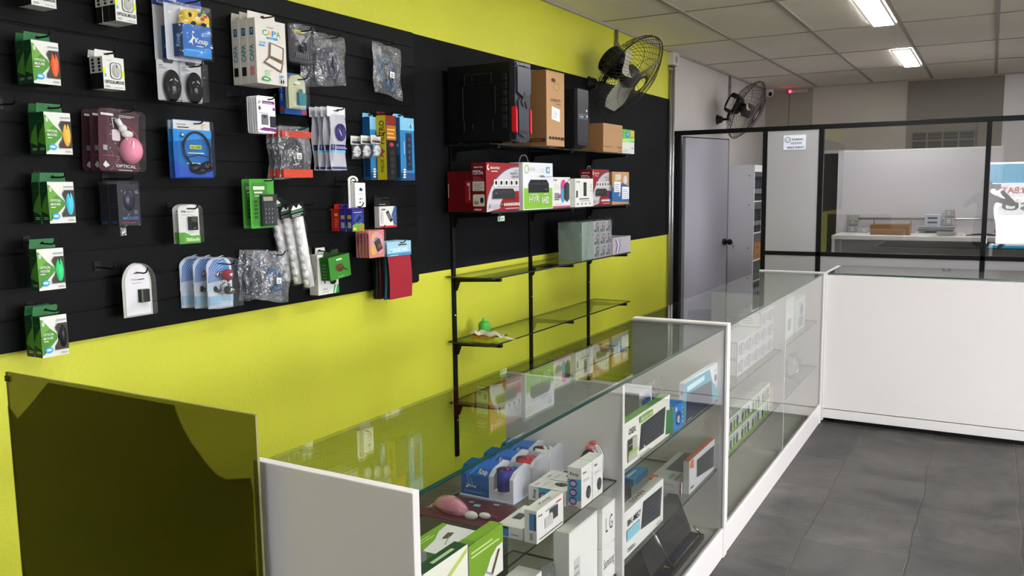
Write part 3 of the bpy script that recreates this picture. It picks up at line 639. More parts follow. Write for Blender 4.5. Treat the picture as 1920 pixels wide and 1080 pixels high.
def laptop_cover_box(wc, w=.155, h=.24, d=.042):
    r = empty('laptop_cover_box'); q = M(); CW = C('#d8d4cc', .5); q.box(0, 0, 0, d, w, h, CW); f, l, t = faces(q, d, w, h); BR = C('#6d5a48', .5)
    for t_, x, cc in (('C', .22, '#3f9c46'), ('A', .37, '#e8a534'), ('P', .53, '#3f87c4'), ('A', .67, '#6aa84f')): f.txt(t_, x, .755, .085, C(cc, .4), .15)
    f.rr(.34, .7, .72, .735, .015, C('#3d8fca', .4)); f.lines(.4, .708, .66, .724, 1, WHITE); f.lines(.36, .87, .62, .895, 1, GRY, .8); f.txt('LEVE', .1, .62, .03, C('#3d9fd0', .4), .2); f.lines(.08, .575, .32, .605, 1, C('#3d9fd0', .4), .9); f.lines(.32, .625, .42, .635, 1, C('#3d9fd0', .4))
    f.poly([(.42, .66), (.9, .6), (.86, .37), (.38, .43)], BR); f.poly([(.47, .635), (.85, .585), (.82, .4), (.44, .45)], CW)
    f.poly([(.38, .43), (.86, .36), (.78, .2), (.2, .33)], BR); f.poly([(.39, .405), (.8, .335), (.74, .235), (.26, .345)], CW)
    f.lines(.22, .13, .46, .23, 4, C('#8fb06a', .4)); f.poly([(.13, .09), (.2, .12), (.38, .1), (.42, .06), (.3, .04), (.14, .05)], C('#3fa05a', .4)); f.lines(.18, .065, .36, .09, 1, WHITE, .8)
    f.ell(.78, .14, .06, .02, C('#4a97cc', .4)); f.poly([(.72, .05), (.75, .11), (.78, .06), (.74, .02)], INK); f.poly([(.79, .05), (.82, .11), (.85, .06), (.81, .02)], INK)
    l.rect(.3, .74, .75, .86, C('#1d5f92', .4)); l.txt('7', .42, .77, .06, WHITE); l.txt('CAPA', .72, .34, .5, C('#3f8a9c', .4), .26, True, 90); l.rr(.2, .12, .75, .26, .02, C(wc, .4)); l.lines(.3, .7, .7, .72, 1, GRY); q.build('carton', r, .001)
    hang_tab(r, w, h, CW, .001, .0, .92, .03); return r
def cable_blister(w=.13, h=.155, d=.03):
    r = empty('cable_pack'); q = M(); sheet(q, w, h, 0, C('#35313a', .35), .012); f = Fr(q, (.0012, 0, 0), (0, w, 0), (0, 0, h)); f.rect(.28, .8, .72, .87, C('#c9c233', .4)); f.lines(.32, .815, .66, .85, 1, INK); f.lines(.3, .62, .8, .77, 4, PALE); f.rect(.05, .05, .95, .1, C('#4a4650', .4)); q.build('backing_card', r)
    q = M(); q.ell((.014, w*.52, h*.42), (.014, w*.14, h*.16), C('#16131c', .15)); q.tube([(.01, w*.1, h*.86), (.012, w*.45, h*.56)], .004, C('#9b9aa2', .2)); q.tube([(.01, w*.9, h*.8), (.012, w*.6, h*.56)], .004, C('#9b9aa2', .2))
    for i in range(7): q.tube([(.012, w*(.2+i*.09), h*.12), (.016, w*(.24+i*.08), h*.28)], .003, C('#77747f', .15), 6)
    q.build('adapter_cable', r); shell('blister', r, rrect(w, h, .012), .002, d); return r
def bag(w, h, d, coil, sticker=True, strip=None, seed=1, name='cable_bag', ccol='#3a3f52', cr=None, skew=.0, coils=5):
    r = empty(name); rnd = random.Random(seed); A = [rnd.uniform(0, 6) for _ in range(6)]
    def P(u, v, s):
        edge = min(u, 1-u, v, (1-v))*4; b = min(1, edge)**.6
        x = s*d*.5*b*(.7+.3*math.sin(7*u+A[0])*math.cos(6*v+A[1]))+.004*math.sin(11*u+9*v+A[2])+d*.5
        y = u*w+skew*v*w+.006*math.sin(5*v+A[3])*(1-v); z = v*h+.008*math.sin(4*u+A[4])*(1-v)
        return (x, y, z)
    q = M(); q.grid(lambda u, v: P(u, v, 1), 14, 16, BAGM); q.grid(lambda u, v: P(1-u, v, -1), 10, 12, BAGM)
    q.build('clear_bag', r)
    q = M(); cm = C(ccol, .3); cr = cr or min(w, h)*.3
    for k in range(coils):
        a, b = cr*(1-.07*k), cr*(1.2-.08*k); ph = rnd.uniform(0, .5)
        q.tube([(d*.5+(k-coils/2)*d*.08, w*.52+skew*w*.4+a*math.cos(t+ph), h*.44+b*math.sin(t)) for t in [2*PI*i/28 for i in range(28)]], .0036, cm, 6, True)
    q.tube([(d*.6, w*.52, h*.44+cr), (d*.75, w*.5, h*.4), (d*.6, w*.6, h*.44-cr*.9)], .006, cm, 6); q.box(d*.55, w*.42, h*.2, d*.75, w*.5, h*.3, cm)
    q.build('cable_coil', r)
    if sticker:
        q = M(); q.box(d+.0005, w*.44, h*.36, d+.0015, w*.6, h*.48, WHITE); f = Fr(q, (d+.0016, w*.44, h*.36), (0, w*.16, 0), (0, 0, h*.12)); f.lines(.2, .2, .8, .8, 2, INK); q.build('price_sticker', r)
    if strip:
        for z0, z1, cc in strip:
            q = M(); q.box(d*.5, w*.03, h*z0, d*.9, w*.97, h*z1, C(cc, .3)); q.build('label_strip', r)
    return r
def memory_pack(w=.095, h=.14, d=.009):
    r = empty('memory_card_pack'); q = M(); sheet(q, w, h, 0, C('#f0eff2', .4), .009, .002); f = Fr(q, (.0024, 0, 0), (0, w, 0), (0, 0, h)); PU = C('#7a2f74', .4); f.rect(.3, .79, .95, .87, PU); f.lines(.34, .81, .9, .85, 1, WHITE); f.poly([(.06, .8), (.14, .88), (.22, .84), (.1, .77)], GRY); f.txt('8', .08, .62, .1, INK); f.lines(.14, .63, .24, .69, 2, PU); f.rect(.84, .62, .95, .7, PU); f.lines(.08, .53, .7, .56, 1, INK)
    f.poly([(.06, .08), (.98, .03), (.98, .13), (.3, .15)], PU); f.lines(.55, .05, .92, .09, 1, WHITE); q.build('backing_card', r)
    q = M(); q.box(.003, w*.22, h*.22, .006, w*.56, h*.5, C('#6d7076', .4)); q.box(.0061, w*.28, h*.4, .0065, w*.46, h*.48, C('#34363c', .4)); q.box(.003, w*.68, h*.16, .007, w*.95, h*.46, C('#2b2f36', .4)); q.build('memory_card', r); return r
def usb_pack(w=.095, h=.138, d=.026):
    r = empty('usb_adapter_pack'); q = M(); o = dome_outline(w, h, 12, .75); q.prism(o, 0, .001, C('#d6d9b0', .4)); f = Fr(q, (.0012, 0, 0), (0, w, 0), (0, 0, h)); f.ell(.55, .76, .18, .05, C('#f0f0e4', .4)); f.txt('Knup', .3, .68, .04, INK, .2); f.lines(.3, .6, .6, .63, 1, GRY); f.ell(.32, .14, .08, .055, WHITE); q.build('backing_card', r)
    q = M(); q.box(.003, w*.46, h*.12, .016, w*.86, h*.48, C('#2d7f8c', .3)); q.box(.005, w*.54, h*.48, .012, w*.72, h*.58, CHROME); q.build('usb_adapter', r); shell('blister', r, o, .002, d); return r
def blue_lan_box(w=.125, h=.15, d=.03):
    r = empty('adapter_box'); q = M(); q.box(0, 0, 0, d, w, h, C('#1f4f9c', .4), L=C('#1b57b0', .4)); f, l, t = faces(q, d, w, h); f.rect(.75, .03, .98, .12, C('#b53a3a', .4)); l.txt('USB LAN', .65, .35, .35, C('#bcd4f0', .4), .45, True, 90); l.rect(.15, .06, .85, .2, C('#b53a3a', .4)); f.lines(.05, .2, .9, .5, 4, C('#5c8ad0', .4)); q.build('carton', r, .0008)
    hang_tab(r, w, h, C('#1b57b0', .4), .001, .1, .9, .02); return r
def tall_cable_bag(seed, w=.1, h=.235, d=.028):
    r = empty('cable_bag'); rnd = random.Random(seed); a = rnd.uniform(0, 3)
    def P(u, v, s):
        e = min(1, min(u, 1-u)*5)**.6
        return (s*d*.5*e*(.5+.5*math.sin(PI*min(1, v*1.1)))+d*.5+.003*math.sin(13*u+8*v+a), u*w+.004*math.sin(6*v+a), v*h)
    q = M(); SB = C('#b4b5be', .22); q.grid(lambda u, v: P(u, v, 1), 10, 16, SB); q.grid(lambda u, v: P(1-u, v, -1), 6, 8, SB); q.build('silver_bag', r)
    for z0, z1, cc in ((.32, .36, '#58b4d8'), (.02, .06, '#2b3568'), (.36, .46, '#23235a')):
        q = M(); q.grid(lambda u, v: (lambda p: (p[0]+.0012, p[1], p[2]))(P(.03+.94*u, z0+(z1-z0)*v, 1)), 8, 1, C(cc, .4))
        if z0 != .36: q.build('label_band', r)
    f = Fr(q, (d+.004, w*.1, h*.37), (0, w*.8, 0), (0, 0, h*.08)); f.lines(.05, .2, .95, .8, 2, C('#b8a8e0', .4), .6)
    q.build('label_band', r)
    q = M()
    for i in range(5): q.tube([(d+.002, w*(.52+(.3-.04*i)*math.cos(t+i*.2)), h*(.68+(.15-.015*i)*math.sin(t))) for t in [2*PI*k/18 for k in range(18)]], .0028, C('#3d3576', .25), 5, True)
    q.build('cable', r)
    q = M(); q.box(d*.45, -w*.12, h*.96, d*.5, w*1.02, h*1.14, C('#e6e6ea', .4)); q.box(d*.5, w*.3, h*1.06, d*.5+.001, w*.6, h*1.08, BLKP); q.build('header_card', r); return r
def plug_bag(seed, w=.065, h=.085, d=.03):
    r = empty('plug_adapter_bag'); q = M(); q.box(d*.4, -.003, h*.72, d*.4+.002, w+.003, h*1.18, WHITE); f = Fr(q, (d*.4+.0022, 0, h*.72), (0, w, 0), (0, 0, h*.46)); f.rect(.05, .12, .95, .4, BLKP); f.lines(.1, .5, .9, .7, 2, INK); q.build('header_card', r)
    q = M(); q.ell((d*.5, w*.55, h*.36), (d*.42, w*.36, h*.3), C('#eceae6', .3)); q.cyl((d*.9, w*.55, h*.36), (d*.96, w*.55, h*.36), w*.2, C('#dcdad6', .3), 14)
    for a in (-1, 1): q.cyl((d*.95, w*(.55+a*.08), h*.36), (d*.98, w*(.55+a*.08), h*.36), .003, INK, 8)
    q.build('plug_adapter', r)
    q = M(); q.grid(lambda u, v: (d*(.5+.52*math.sin(PI*u)**.5*math.sin(PI*min(1, v*.95+.03))**.5), u*w, v*h*.9-.004), 10, 10, BAGM); q.build('clear_bag', r); return r
def strip_box(kind, w, h, d):
    r = empty('power_strip_box'); q = M()
    if kind == 'yellow':
        q.box(0, 0, 0, d, w, h, C('#17171a', .4), L=C('#d9c81f', .4), T=C('#7a2626', .4)); f, l, t = faces(q, d, w, h); f.rect(0, .86, 1, 1, C('#7a2020', .4)); f.rect(.05, .62, .95, .85, C('#a8612a', .4)); f.lines(.1, .65, .9, .83, 3, C('#e0c030', .4)); f.ell(.5, .55, .2, .03, C('#b03030', .4)); f.rr(.15, .06, .85, .5, .02, C('#0c0c0e', .3))
        for i in range(4): f.ell(.5, .12+i*.1, .22, .028, C('#2a2a2c', .3))
        l.txt('FILTRO', .82, .56, .55, C('#7c2a16', .4), .36, True, 90); l.txt('PHILUX', .72, .12, .36, C('#5a4a10', .4), .2, True, 90); l.poly([(.1, .42), (.5, .5), (.9, .44), (.6, .4), (.8, .34), (.3, .38)], C('#b8502a', .4))
    else:
        q.box(0, 0, 0, d, w, h, C('#2f7fb4', .4), L=C('#235f94', .4)); f, l, t = faces(q, d, w, h); f.rect(0, 0, 1, .12, C('#214b78', .4)); f.rect(0, .8, 1, 1, C('#7fbfe0', .4)); f.rr(.38, .16, .82, .76, .02, C('#26314a', .4)); f.rr(.46, .2, .74, .72, .02, C('#1d2436', .4))
        for i in range(5): f.ell(.6, .26+i*.1, .09, .03, C('#3a4662', .4))
        f.ell(.72, .88, .16, .04, WHITE); f.poly([(.62, .86), (.72, .93), (.82, .86), (.72, .83)], C('#2f7fb4', .4)); f.rect(.2, .42, .24, .62, C('#bcd8ee', .4))
        for i in range(4): f.ell(.18, .05+i*.04, .1, .015, WHITE)
        l.rect(.15, .05, .85, .4, C('#1d3658', .4)); l.ell(.5, .56, .25, .03, C('#8fc0e0', .4))
    q.build('carton', r, .0008); hang_tab(r, w, h, C('#7fbfe0' if kind != 'yellow' else '#6a2424', .4), .001, 0, .8, .02); return r
def keypad_pack(w=.125, h=.19, d=.022):
    r = empty('keypad_pack'); q = M(); sheet(q, w, h, 0, C('#4c9b3a', .35), .006); f = Fr(q, (.0012, 0, 0), (0, w, 0), (0, 0, h)); f.rr(.08, .06, .72, .92, .05, C('#3f8230', .35)); f.rect(.14, .78, .6, .85, WHITE); f.lines(.18, .71, .58, .75, 1, WHITE, .8); f.lines(.2, .65, .5, .69, 1, WHITE)
    for i in range(5): f.rect(.14, .2+i*.08, .28, .25+i*.08, C('#24511f', .4))
    q.build('backing_card', r)
    q = M(); y0, y1, z0, z1 = w*.38, w*.99, .008, h*.68; q.box(.002, y0, z0, .014, y1, z1, C('#26272b', .35)); q.box(.0141, y0+.008, z1-.024, .0146, y1-.02, z1-.008, C('#a9a98c', .3))
    kw = (y1-y0-.012)/4; kh = (z1-z0-.036)/5
    for i in range(4):
        for j in range(5): q.box(.014, y0+.006+i*kw+.0015, z0+.006+j*kh+.0015, .018, y0+.006+(i+1)*kw-.0015, z0+.006+(j+1)*kh-.0015, C('#3b3d44', .4))
    f = Fr(q, (.0182, y0+.006, z0+.006), (0, kw*4, 0), (0, 0, kh*5))
    for j, row in enumerate(('0 . E', '123', '456', '789')):
        for i, ch in enumerate(row.replace(' ', '')): f.txt(ch, i*.25+.09, j*.2+.06, .07, PALE)
    q.build('numeric_keypad', r); shell('blister', r, [(y0-.004, z0-.004), (y1+.002, z0-.004), (y1+.002, z1+.004), (y0-.004, z1+.004)], .002, d); return r
def bulb_bag(w, h, dark, lean):
    r = empty('bulb_strip_bag'); d = .04; q = M(); n = 8
    for i in range(n): q.ell((d*.5, w*.5, h*(.06+.1*i)), (d*.45, w*.33, h*.075), C('#f3f1ee', .25), 14, 8)
    q.tube([(d*.5, w*.5, h*.0), (d*.5, w*.5, h*.84)], w*.27, C('#ebe9e6', .3), 12)
    for i in range(n): q.box(d*.5, w*.82, h*(.1+.1*i), d*.56, w*.88, h*(.13+.1*i), C('#8d8a86', .4))
    q.build('bulb_strip', r)
    q = M(); q.box(d*.5, -.004, h*.84, d*.52, w+.008, h, C('#101112', .4)); f = Fr(q, (d*.521, 0, h*.84), (0, w, 0), (0, 0, h*.16))
    f.poly([(.1, .6), (.3, .9), (.5, .62), (.7, .88), (.92, .6), (.8, .55), (.2, .55)], WHITE); f.rect(.06, .36, .94, .5, C('#3f7f5c', .4)); f.lines(.08, .08, .92, .3, 2, WHITE); q.build('header_card', r)
    q = M(); a = random.Random(int(h*1000)).uniform(0, 5)
    q.grid(lambda u, v: (d*(.5+.5*math.sin(PI*u)**.5)+.004*math.sin(20*v+a), u*w*(.95+.05*math.sin(18*v+a))+.002, v*h*.86-.006), 8, 22, CLEAR)
    q.build('clear_bag', r); return r
def small_box(kind, w=.08, h=.1, d=.032):
    r = empty('adapter_box'); q = M()
    if kind == 'red': q.box(0, 0, 0, d, w, h, C('#a8231f', .4), L=C('#c02a22', .4), T=C('#d8402e', .4)); f, l, t = faces(q, d, w, h); l.lines(.2, .2, .85, .6, 4, C('#e88a70', .4)); l.rect(.2, .68, .8, .8, C('#e0b04a', .4)); f.lines(.1, .2, .6, .6, 4, C('#e88a70', .4))
    elif kind == 'purple':
        q.box(0, 0, 0, d, w, h, C('#2e2a7e', .4), L=C('#332c86', .4), T=C('#4a3ea0', .4)); f, l, t = faces(q, d, w, h); l.rect(.15, .55, .85, .72, C('#b3a75a', .4)); l.rect(.2, .15, .8, .4, PALE); l.lines(.25, .18, .75, .38, 4, INK)
        f.poly([(0, 0), (1, 0), (1, .3), (.5, .42), (0, .25)], C('#6a9a3a', .4)); f.ell(.5, .55, .34, .22, C('#2a4f9a', .4)); f.poly([(.25, .45), (.6, .7), (.8, .6), (.45, .38)], C('#23262e', .4)); f.rect(.55, .04, .95, .2, C('#c86a3a', .4)); f.rect(.06, .06, .3, .16, C('#d9c63a', .4)); f.lines(.1, .82, .9, .9, 1, C('#c9c9ea', .4))
    q.build('carton', r, .0008); hang_tab(r, w, h, C('#d8342a' if kind == 'red' else '#4438a0', .4), .001, .05, .95, .02); return r
def charger_pack(w=.075, h=.12, d=.03):
    r = empty('charger_pack'); q = M(); o = dome_outline(w*.9, h*1.18, 12, .5); q.prism([(y-.01, z) for y, z in o], 0, .001, C('#e3e2de', .4)); f = Fr(q, (.0012, -.01, 0), (0, w*.9, 0), (0, 0, h*1.18)); f.ring(.5, .84, .2, .07, .04, C('#222226', .4), 16); f.lines(.2, .72, .8, .78, 1, INK); q.build('backing_card', r)
    q = M(); q.box(.003, .004, .002, .028, w, h*.92, C('#f1efea', .3)); f = Fr(q, (.0281, .004, .002), (0, w-.004, 0), (0, 0, h*.92)); f.poly([(.35, .7), (.5, .8), (.75, .7), (.55, .64)], INK); f.lines(.2, .5, .85, .58, 2, GRY)
    for z in (.2, .34): f.ell(.42, z, .06, .035, INK); f.ell(.62, z, .06, .035, GRY)
    q.build('charger', r, .003); return r
def bw_box(w=.13, h=.1, d=.03):
    r = empty('adapter_box'); q = M(); q.box(0, 0, 0, d, w, h, WHITE, L=C('#d9d9d9', .4)); f, l, t = faces(q, d, w, h); f.rect(0, 0, 1, .09, C('#c42a33', .4)); f.poly([(.82, .1), (1, .1), (1, 1), (.88, 1), (.7, .6)], C('#2f5d8a', .4)); f.ring(.95, .45, .12, .2, .03, C('#d04050', .4), 14, PI*.5, PI*1.5)
    f.poly([(.36, .72), (.5, .82), (.76, .34), (.62, .24)], C('#26272b', .35)); f.poly([(.42, .66), (.5, .72), (.66, .42), (.58, .36)], C('#7d8086', .35)); f.txt('HDMI', .1, .82, .08, INK, .22); f.rr(.08, .2, .2, .75, .02, PALE); q.build('carton', r, .0008)
    q = M(); q.box(0, 0, h, .002, w*.9, h*1.42, C('#121214', .4)); f = Fr(q, (.0021, 0, h), (0, w*.9, 0), (0, 0, h*.42)); f.lines(.3, .2, .75, .35, 1, PALE); q.build('hang_tab', r); return r
def pink_card(w=.11, h=.127, d=.014):
    r = empty('memory_reader_pack'); q = M(); sheet(q, w, h, 0, C('#d9877a', .4), .006); f = Fr(q, (.0012, 0, 0), (0, w, 0), (0, 0, h)); f.ell(.5, .55, .42, .38, C('#dd9ab8', .4)); f.ell(.3, .3, .2, .2, C('#e8b05a', .4)); f.ell(.72, .32, .16, .18, C('#e0a0c0', .4)); f.ell(.35, .75, .2, .14, C('#e4b48c', .4)); q.build('backing_card', r)
    q = M(); q.T = Matrix.Translation((0, w*.55, h*.48)) @ Matrix.Rotation(math.radians(25), 4, 'X'); q.box(.002, -.017, -.03, .01, .017, .022, C('#2c2020', .3)); q.box(.003, -.009, .022, .008, .009, .034, CHROME); q.box(.0101, -.01, -.02, .0106, .01, .0, C('#6d4a3a', .3)); q.build('card_reader', r)
    shell('blister', r, rrect(w, h, .006), .002, d); return r
def mousepad(col, w=.175, h=.235, seed=1):
    r = empty('mouse_pad_pack'); rnd = random.Random(seed); a = rnd.uniform(-.012, .012)
    q = M(); q.grid(lambda u, v: (.006+.006*math.sin(PI*v), u*w+a*(1-v), v*h*.92), 6, 8, C(col, .75)); q.grid(lambda u, v: (.003+.006*math.sin(PI*v), (1-u)*w+a*(1-v), v*h*.92), 6, 8, C('#26262a', .8)); q.add([], [], WHITE)
    q.build('mouse_pad', r)
    q = M(); q.box(.008, -.006, h*.87, .0105, w+.004, h*1.16, C('#9cc9dc', .4)); f = Fr(q, (.0107, -.006, h*.87), (0, w+.01, 0), (0, 0, h*.29)); f.rect(0, .0, 1, .2, C('#3f8fba', .4)); f.txt('MOUSE PAD', .12, .3, .26, C('#e8f4f8', .4), .74); f.rect(.45, .72, .8, .8, C('#15161a', .6)); f.lines(.1, .04, .5, .14, 1, WHITE); q.build('header_card', r); return r
def earphone_box(w=.13, h=.175, d=.05):
    r = empty('earphone_box'); q = M(); q.box(0, 0, 0, d, w, h, WHITE, L=C('#dddcd8', .4)); f, l, t = faces(q, d, w, h); f.poly([(.7, 0), (1, 0), (1, .22), (.78, .22)], C('#2f9a4a', .4)); f.poly([(.75, 0), (.82, 0), (.92, .22), (.86, .22)], WHITE); f.lines(.2, .12, .5, .15, 1, GRY, .9); f.lines(.2, .06, .5, .1, 1, GRY); f.poly([(.15, .5), (.75, .56), (.85, .4), (.8, .26), (.1, .26)], C('#c9ccca', .35)); f.lines(.3, .68, .7, .82, 4, GRY)
    q.build('carton', r, .001)
    q = M(); q.ell((d+.003, w*.28, h*.42), (.008, .012, .014), BLKP); q.tube([(d+.003, w*.28, h*.4), (d+.004, w*.3, h*.28)], .002, BLKP); q.ell((d+.003, w*.7, h*.3), (.006, .02, .012), BLKP); q.build('earphones', r)
    hang_tab(r, w, h, WHITE, .001, .3, .8, .026); return r
def green_box(w=.135, h=.1, d=.05):
    r = empty('adapter_box'); q = M(); q.box(0, 0, 0, d, w, h, C('#36802a', .4), L=C('#245a1e', .4), T=C('#25521f', .4)); f, l, t = faces(q, d, w, h); f.lines(.36, .8, .66, .88, 1, WHITE, .9); f.ell(.48, .48, .2, .17, C('#5e3a20', .4)); f.rect(.4, .3, .62, .46, C('#4a3320', .4)); f.poly([(.6, .5), (.86, .3), (.84, .26), (.58, .44)], C('#1e4416', .4)); f.lines(.36, .08, .7, .12, 1, PALE); l.lines(.2, .1, .7, .8, 5, C('#4f8a3e', .4)); q.build('carton', r, .001)
    hang_tab(r, w, h, C('#1e3a18', .4), .001, .2, .9, .02); return r

# ------------------------------------------------------------------ hang them on hooks
def hook(y, z, xo, label):
    q = M(); q.box(SX-.006, y-.012, z-.012, SX+.003, y+.012, z+.02, BLKM); q.tube([(SX, y, z), (SX+.03, y, z), (xo, y, z-.002), (xo+.012, y, z+.002), (xo+.022, y, z+.016)], .0028, BLKM, 6)
    tag(q.build('display_hook'), label, 'hook', 'black wire display hooks')
ORD = {1: [''], 2: ['front of two', 'rear of two'], 3: ['front of three', 'middle of three', 'rear of three'],
       4: ['frontmost of four', 'second from the front', 'third from the front', 'rearmost of four'],
       5: ['frontmost of five', 'second from the front', 'third from the front', 'fourth from the front', 'rearmost of five'],
       6: ['frontmost of six', 'second from the front', 'third from the front', 'fourth from the front', 'fifth from the front', 'rearmost of six']}
def stack(makers, n, step, xf, t, y, z, label, cat, group, hookz=None, hy=None, rz=0, dz=0, dy=0, short=None, rx=0):
    """makers: one maker or a list; xf: front face plane; the pack's own thickness t; n copies towards the wall"""
    first = None
    for k in range(n):
        mk = makers[k] if isinstance(makers, list) else makers
        if first is None or isinstance(makers, list): r = mk()
        else: r = dup(first)
        if first is None: first = r
        sfx = ORD[n][k] if isinstance(label, str) else ''
        r['label'] = (label+(', '+sfx if sfx else '')) if isinstance(label, str) else label[k]
        r['category'] = cat
        if n > 1 or group: r['group'] = group
        j = random.Random(n*100+k+int(y*1000)).uniform(-1, 1) if k else 0
        put(r, xf-t-step*k, y+dy*k+j*.001, z+dz*k+j*.0008, rz+j*.01, 0, rx)
    if hookz: hook(hy, hookz, xf+.012, 'black wire hook holding the '+(short or cat))
G = 'optical mouse boxes with green sides'
F = -2.44
for col, nm, y, z, n in (('#e2643a', 'orange', 1.465, 1.923, 2), ('#f0b64a', 'yellow', 1.486, 1.719, 2), ('#4fc1dc', 'cyan', 1.48, 1.513, 2), ('#3ccf7c', 'green', 1.432, 1.315, 1), ('#1d1b22', 'black', 1.426, 1.113, 2)):
    stack(lambda: mouse_box(col), n, .0405, F, .04, y, z, 'hanging green and white box with %s optical mouse' % nm, 'mouse box', G, z+.139, y+.042, short='green sided boxes of the %s mouse' % nm)
stack(white_mouse_box, 2, .033, F, .032, 1.476, 2.147, 'white optical mouse box cut by the top edge, upper left corner', 'mouse box', 'white optical mouse boxes', 2.255, 1.51, short='white mouse boxes in the upper left corner')
stack(white_mouse_box, 3, .033, F, .032, 1.746, 2.146, 'white optical mouse box at top edge, above the grey mouse boxes', 'mouse box', 'white optical mouse boxes', 2.258, 1.785, short='white mouse boxes at the top edge, second column')
stack(white_mouse_box, 2, .033, F-.02, .032, 1.702, 1.932, 'white optical mouse box with grey mouse, above the pink mice', 'mouse box', 'white optical mouse boxes', 2.045, 1.732, short='white mouse boxes above the pink mice')
stack([lambda: gamepad_pack('#e0bd22'), lambda: gamepad_pack('#c43d34')], 2, .06, F+.02, .055, 1.955, 2.055, ['blue blister pack with yellow gamepad, front of the two gamepads', 'blue blister pack with red gamepad, behind the yellow one'], 'gamepad pack', 'blue gamepad blister packs', 2.255, 2.04, short='blue gamepad blister packs')
stack(black_mouse_pack, 2, .003, F, .04, 2.008, 1.916, ['clear pack with shiny black mouse, right one under the gamepads', 'clear pack with shiny black mouse, left one under the gamepads'], 'mouse pack', 'clear packs of black mice', 2.04, 2.05, dy=-.09, short='two clear packs of black mice')
stack(pink_mouse_pack, 3, .043, F+.02, .04, 1.664, 1.672, 'maroon clamshell pack with pink retractable mouse', 'mouse pack', 'maroon pink mouse packs', 1.862, 1.755, rx=math.radians(-3), short='maroon pink mouse packs')
stack(headset_pack, 2, .024, F-.03, .022, 1.973, 1.652, 'blue card pack with black headset', 'headset pack', 'blue headset packs', 1.845, 2.065, short='blue headset packs')
stack(dark_mouse_box, 2, .046, F, .045, 1.709, 1.495, 'clear box with dark mouse and blue lettering under pink mice', 'mouse box', 'clear boxes of dark mice', 1.648, 1.75, short='dark mouse boxes under the pink mice')
q = M(); q.box(F-.03, 1.73, 1.462, F-.0285, 1.752, 1.492, BAGM); q.box(F-.031, 1.736, 1.47, F-.0302, 1.748, 1.486, PALE); tag(q.build('loose_tag'), 'small torn clear plastic tag dangling below the dark mouse boxes', 'tag')
stack(powerbank_pack, 2, .028, F, .026, 1.955, 1.42, 'white and green 7800mAh power bank pack', 'power bank pack', 'green 7800mAh power bank packs', 1.545, 1.995, short='7800mAh power bank packs')
stack(dome_pack, 1, .008, F-.03, .03, 1.744, 1.185, 'arched clear pack with small black power bank on pale card', 'power bank pack', 'arched power bank packs', 1.335, 1.8, short='arched power bank packs')
stack(webcam_pack, 3, .045, F+.035, .06, 2.062, 1.176, 'clear arched pack with red ball webcam on blue card', 'webcam pack', 'red webcam packs', 1.34, 2.115, dy=-.022, dz=.002, short='red webcam packs')
stack([lambda: laptop_cover_box('#d08a84'), lambda: laptop_cover_box('#2b2420'), lambda: laptop_cover_box('#1d1d1f')], 3, .0425, F+.018, .042, 2.312, 2.008, 'white laptop cover box reading CAPA', 'laptop cover box', 'white CAPA laptop cover boxes', 2.262, 2.39, short='white CAPA boxes')
stack(cable_blister, 3, .02, F-.02, .03, 2.55, 2.118, 'dark blister pack of adapter cable with yellow label', 'cable pack', 'dark cable blister packs', 2.25, 2.625, short='dark cable blister packs')
BG = 'clear bags of coiled cable'
stack(lambda: bag(.185, .21, .05, 1, False, None, 3, ccol='#3d3550'), 2, .05, F, .05, 2.678, 2.045, 'clear zip bag with thick grey purple coiled cable at the top row', 'cable bag', BG, 2.242, 2.77, dy=-.03, short='zip bags of purple grey cable')
stack(lambda: bag(.2, .235, .04, 1, True, None, 4, ccol='#2c5878', skew=-.08), 1, .03, F-.05, .04, 3.105, 2.05, 'clear bag with blue cable hanging alone near the top right', 'cable bag', BG, 2.28, 3.21, rz=-.05, rx=math.radians(-5), short='lone blue cable bag at the top right')
stack(memory_pack, 5, .0125, F, .009, 2.325, 1.825, 'white memory card pack with purple bands', 'memory card pack', 'white memory card packs', 1.955, 2.385, short='white memory card packs')
stack(usb_pack, 2, .016, F, .026, 2.515, 1.931, 'arched cream pack with teal usb adapter', 'usb adapter pack', 'cream usb adapter packs', 2.05, 2.57, short='cream usb adapter packs')
stack(blue_lan_box, 1, .03, F-.055, .03, 2.521, 1.912, 'dark blue adapter box behind the cream usb packs', 'adapter box', None)
stack(lambda: bag(.175, .205, .035, 1, True, ((.78, .9, '#b8463a'), (.0, .16, '#c44a36')), 5, ccol='#38333c', cr=.055, coils=7), 3, .033, F, .035, 2.442, 1.655, 'clear bag of grey cable with red bands', 'cable bag', 'red banded cable bags', 1.85, 2.55, short='red banded cable bags')
stack([lambda i=i: tall_cable_bag(i) for i in range(4)], 4, .03, F, .028, 2.735, 1.688, 'tall silver and purple bag of usb cable', 'cable bag', 'tall silver cable bags', 1.945, 2.785, dy=-.004, short='tall silver cable bags')
stack([lambda i=i: plug_bag(i) for i in range(3)], 3, .022, F-.03, .03, 3.05, 1.752, 'small bag with white plug adapter and white header', 'plug adapter bag', 'white plug adapter bags', 1.85, 3.085, dy=-.045, dz=-.003, short='white plug adapter bags')
stack(lambda: strip_box('yellow', .08, .297, .055), 1, .05, F-.015, .055, 3.117, 1.648, 'tall yellow and black filter box between two blue boxes', 'power strip box', None, 1.955, 3.155, short='tall yellow filter box')
stack(lambda: strip_box('blue', .11, .295, .045), 1, .05, F, .045, 3.205, 1.645, 'tall blue power strip box, right of the yellow box', 'power strip box', 'tall blue power strip boxes', 1.955, 3.25, short='blue power strip box right of the yellow one')
stack(lambda: strip_box('blue', .1, .29, .045), 1, .05, F-.072, .045, 3.072, 1.648, 'tall blue power strip box, behind and left of the yellow box', 'power strip box', 'tall blue power strip boxes', 1.953, 3.12, short='blue power strip box left of the yellow one')
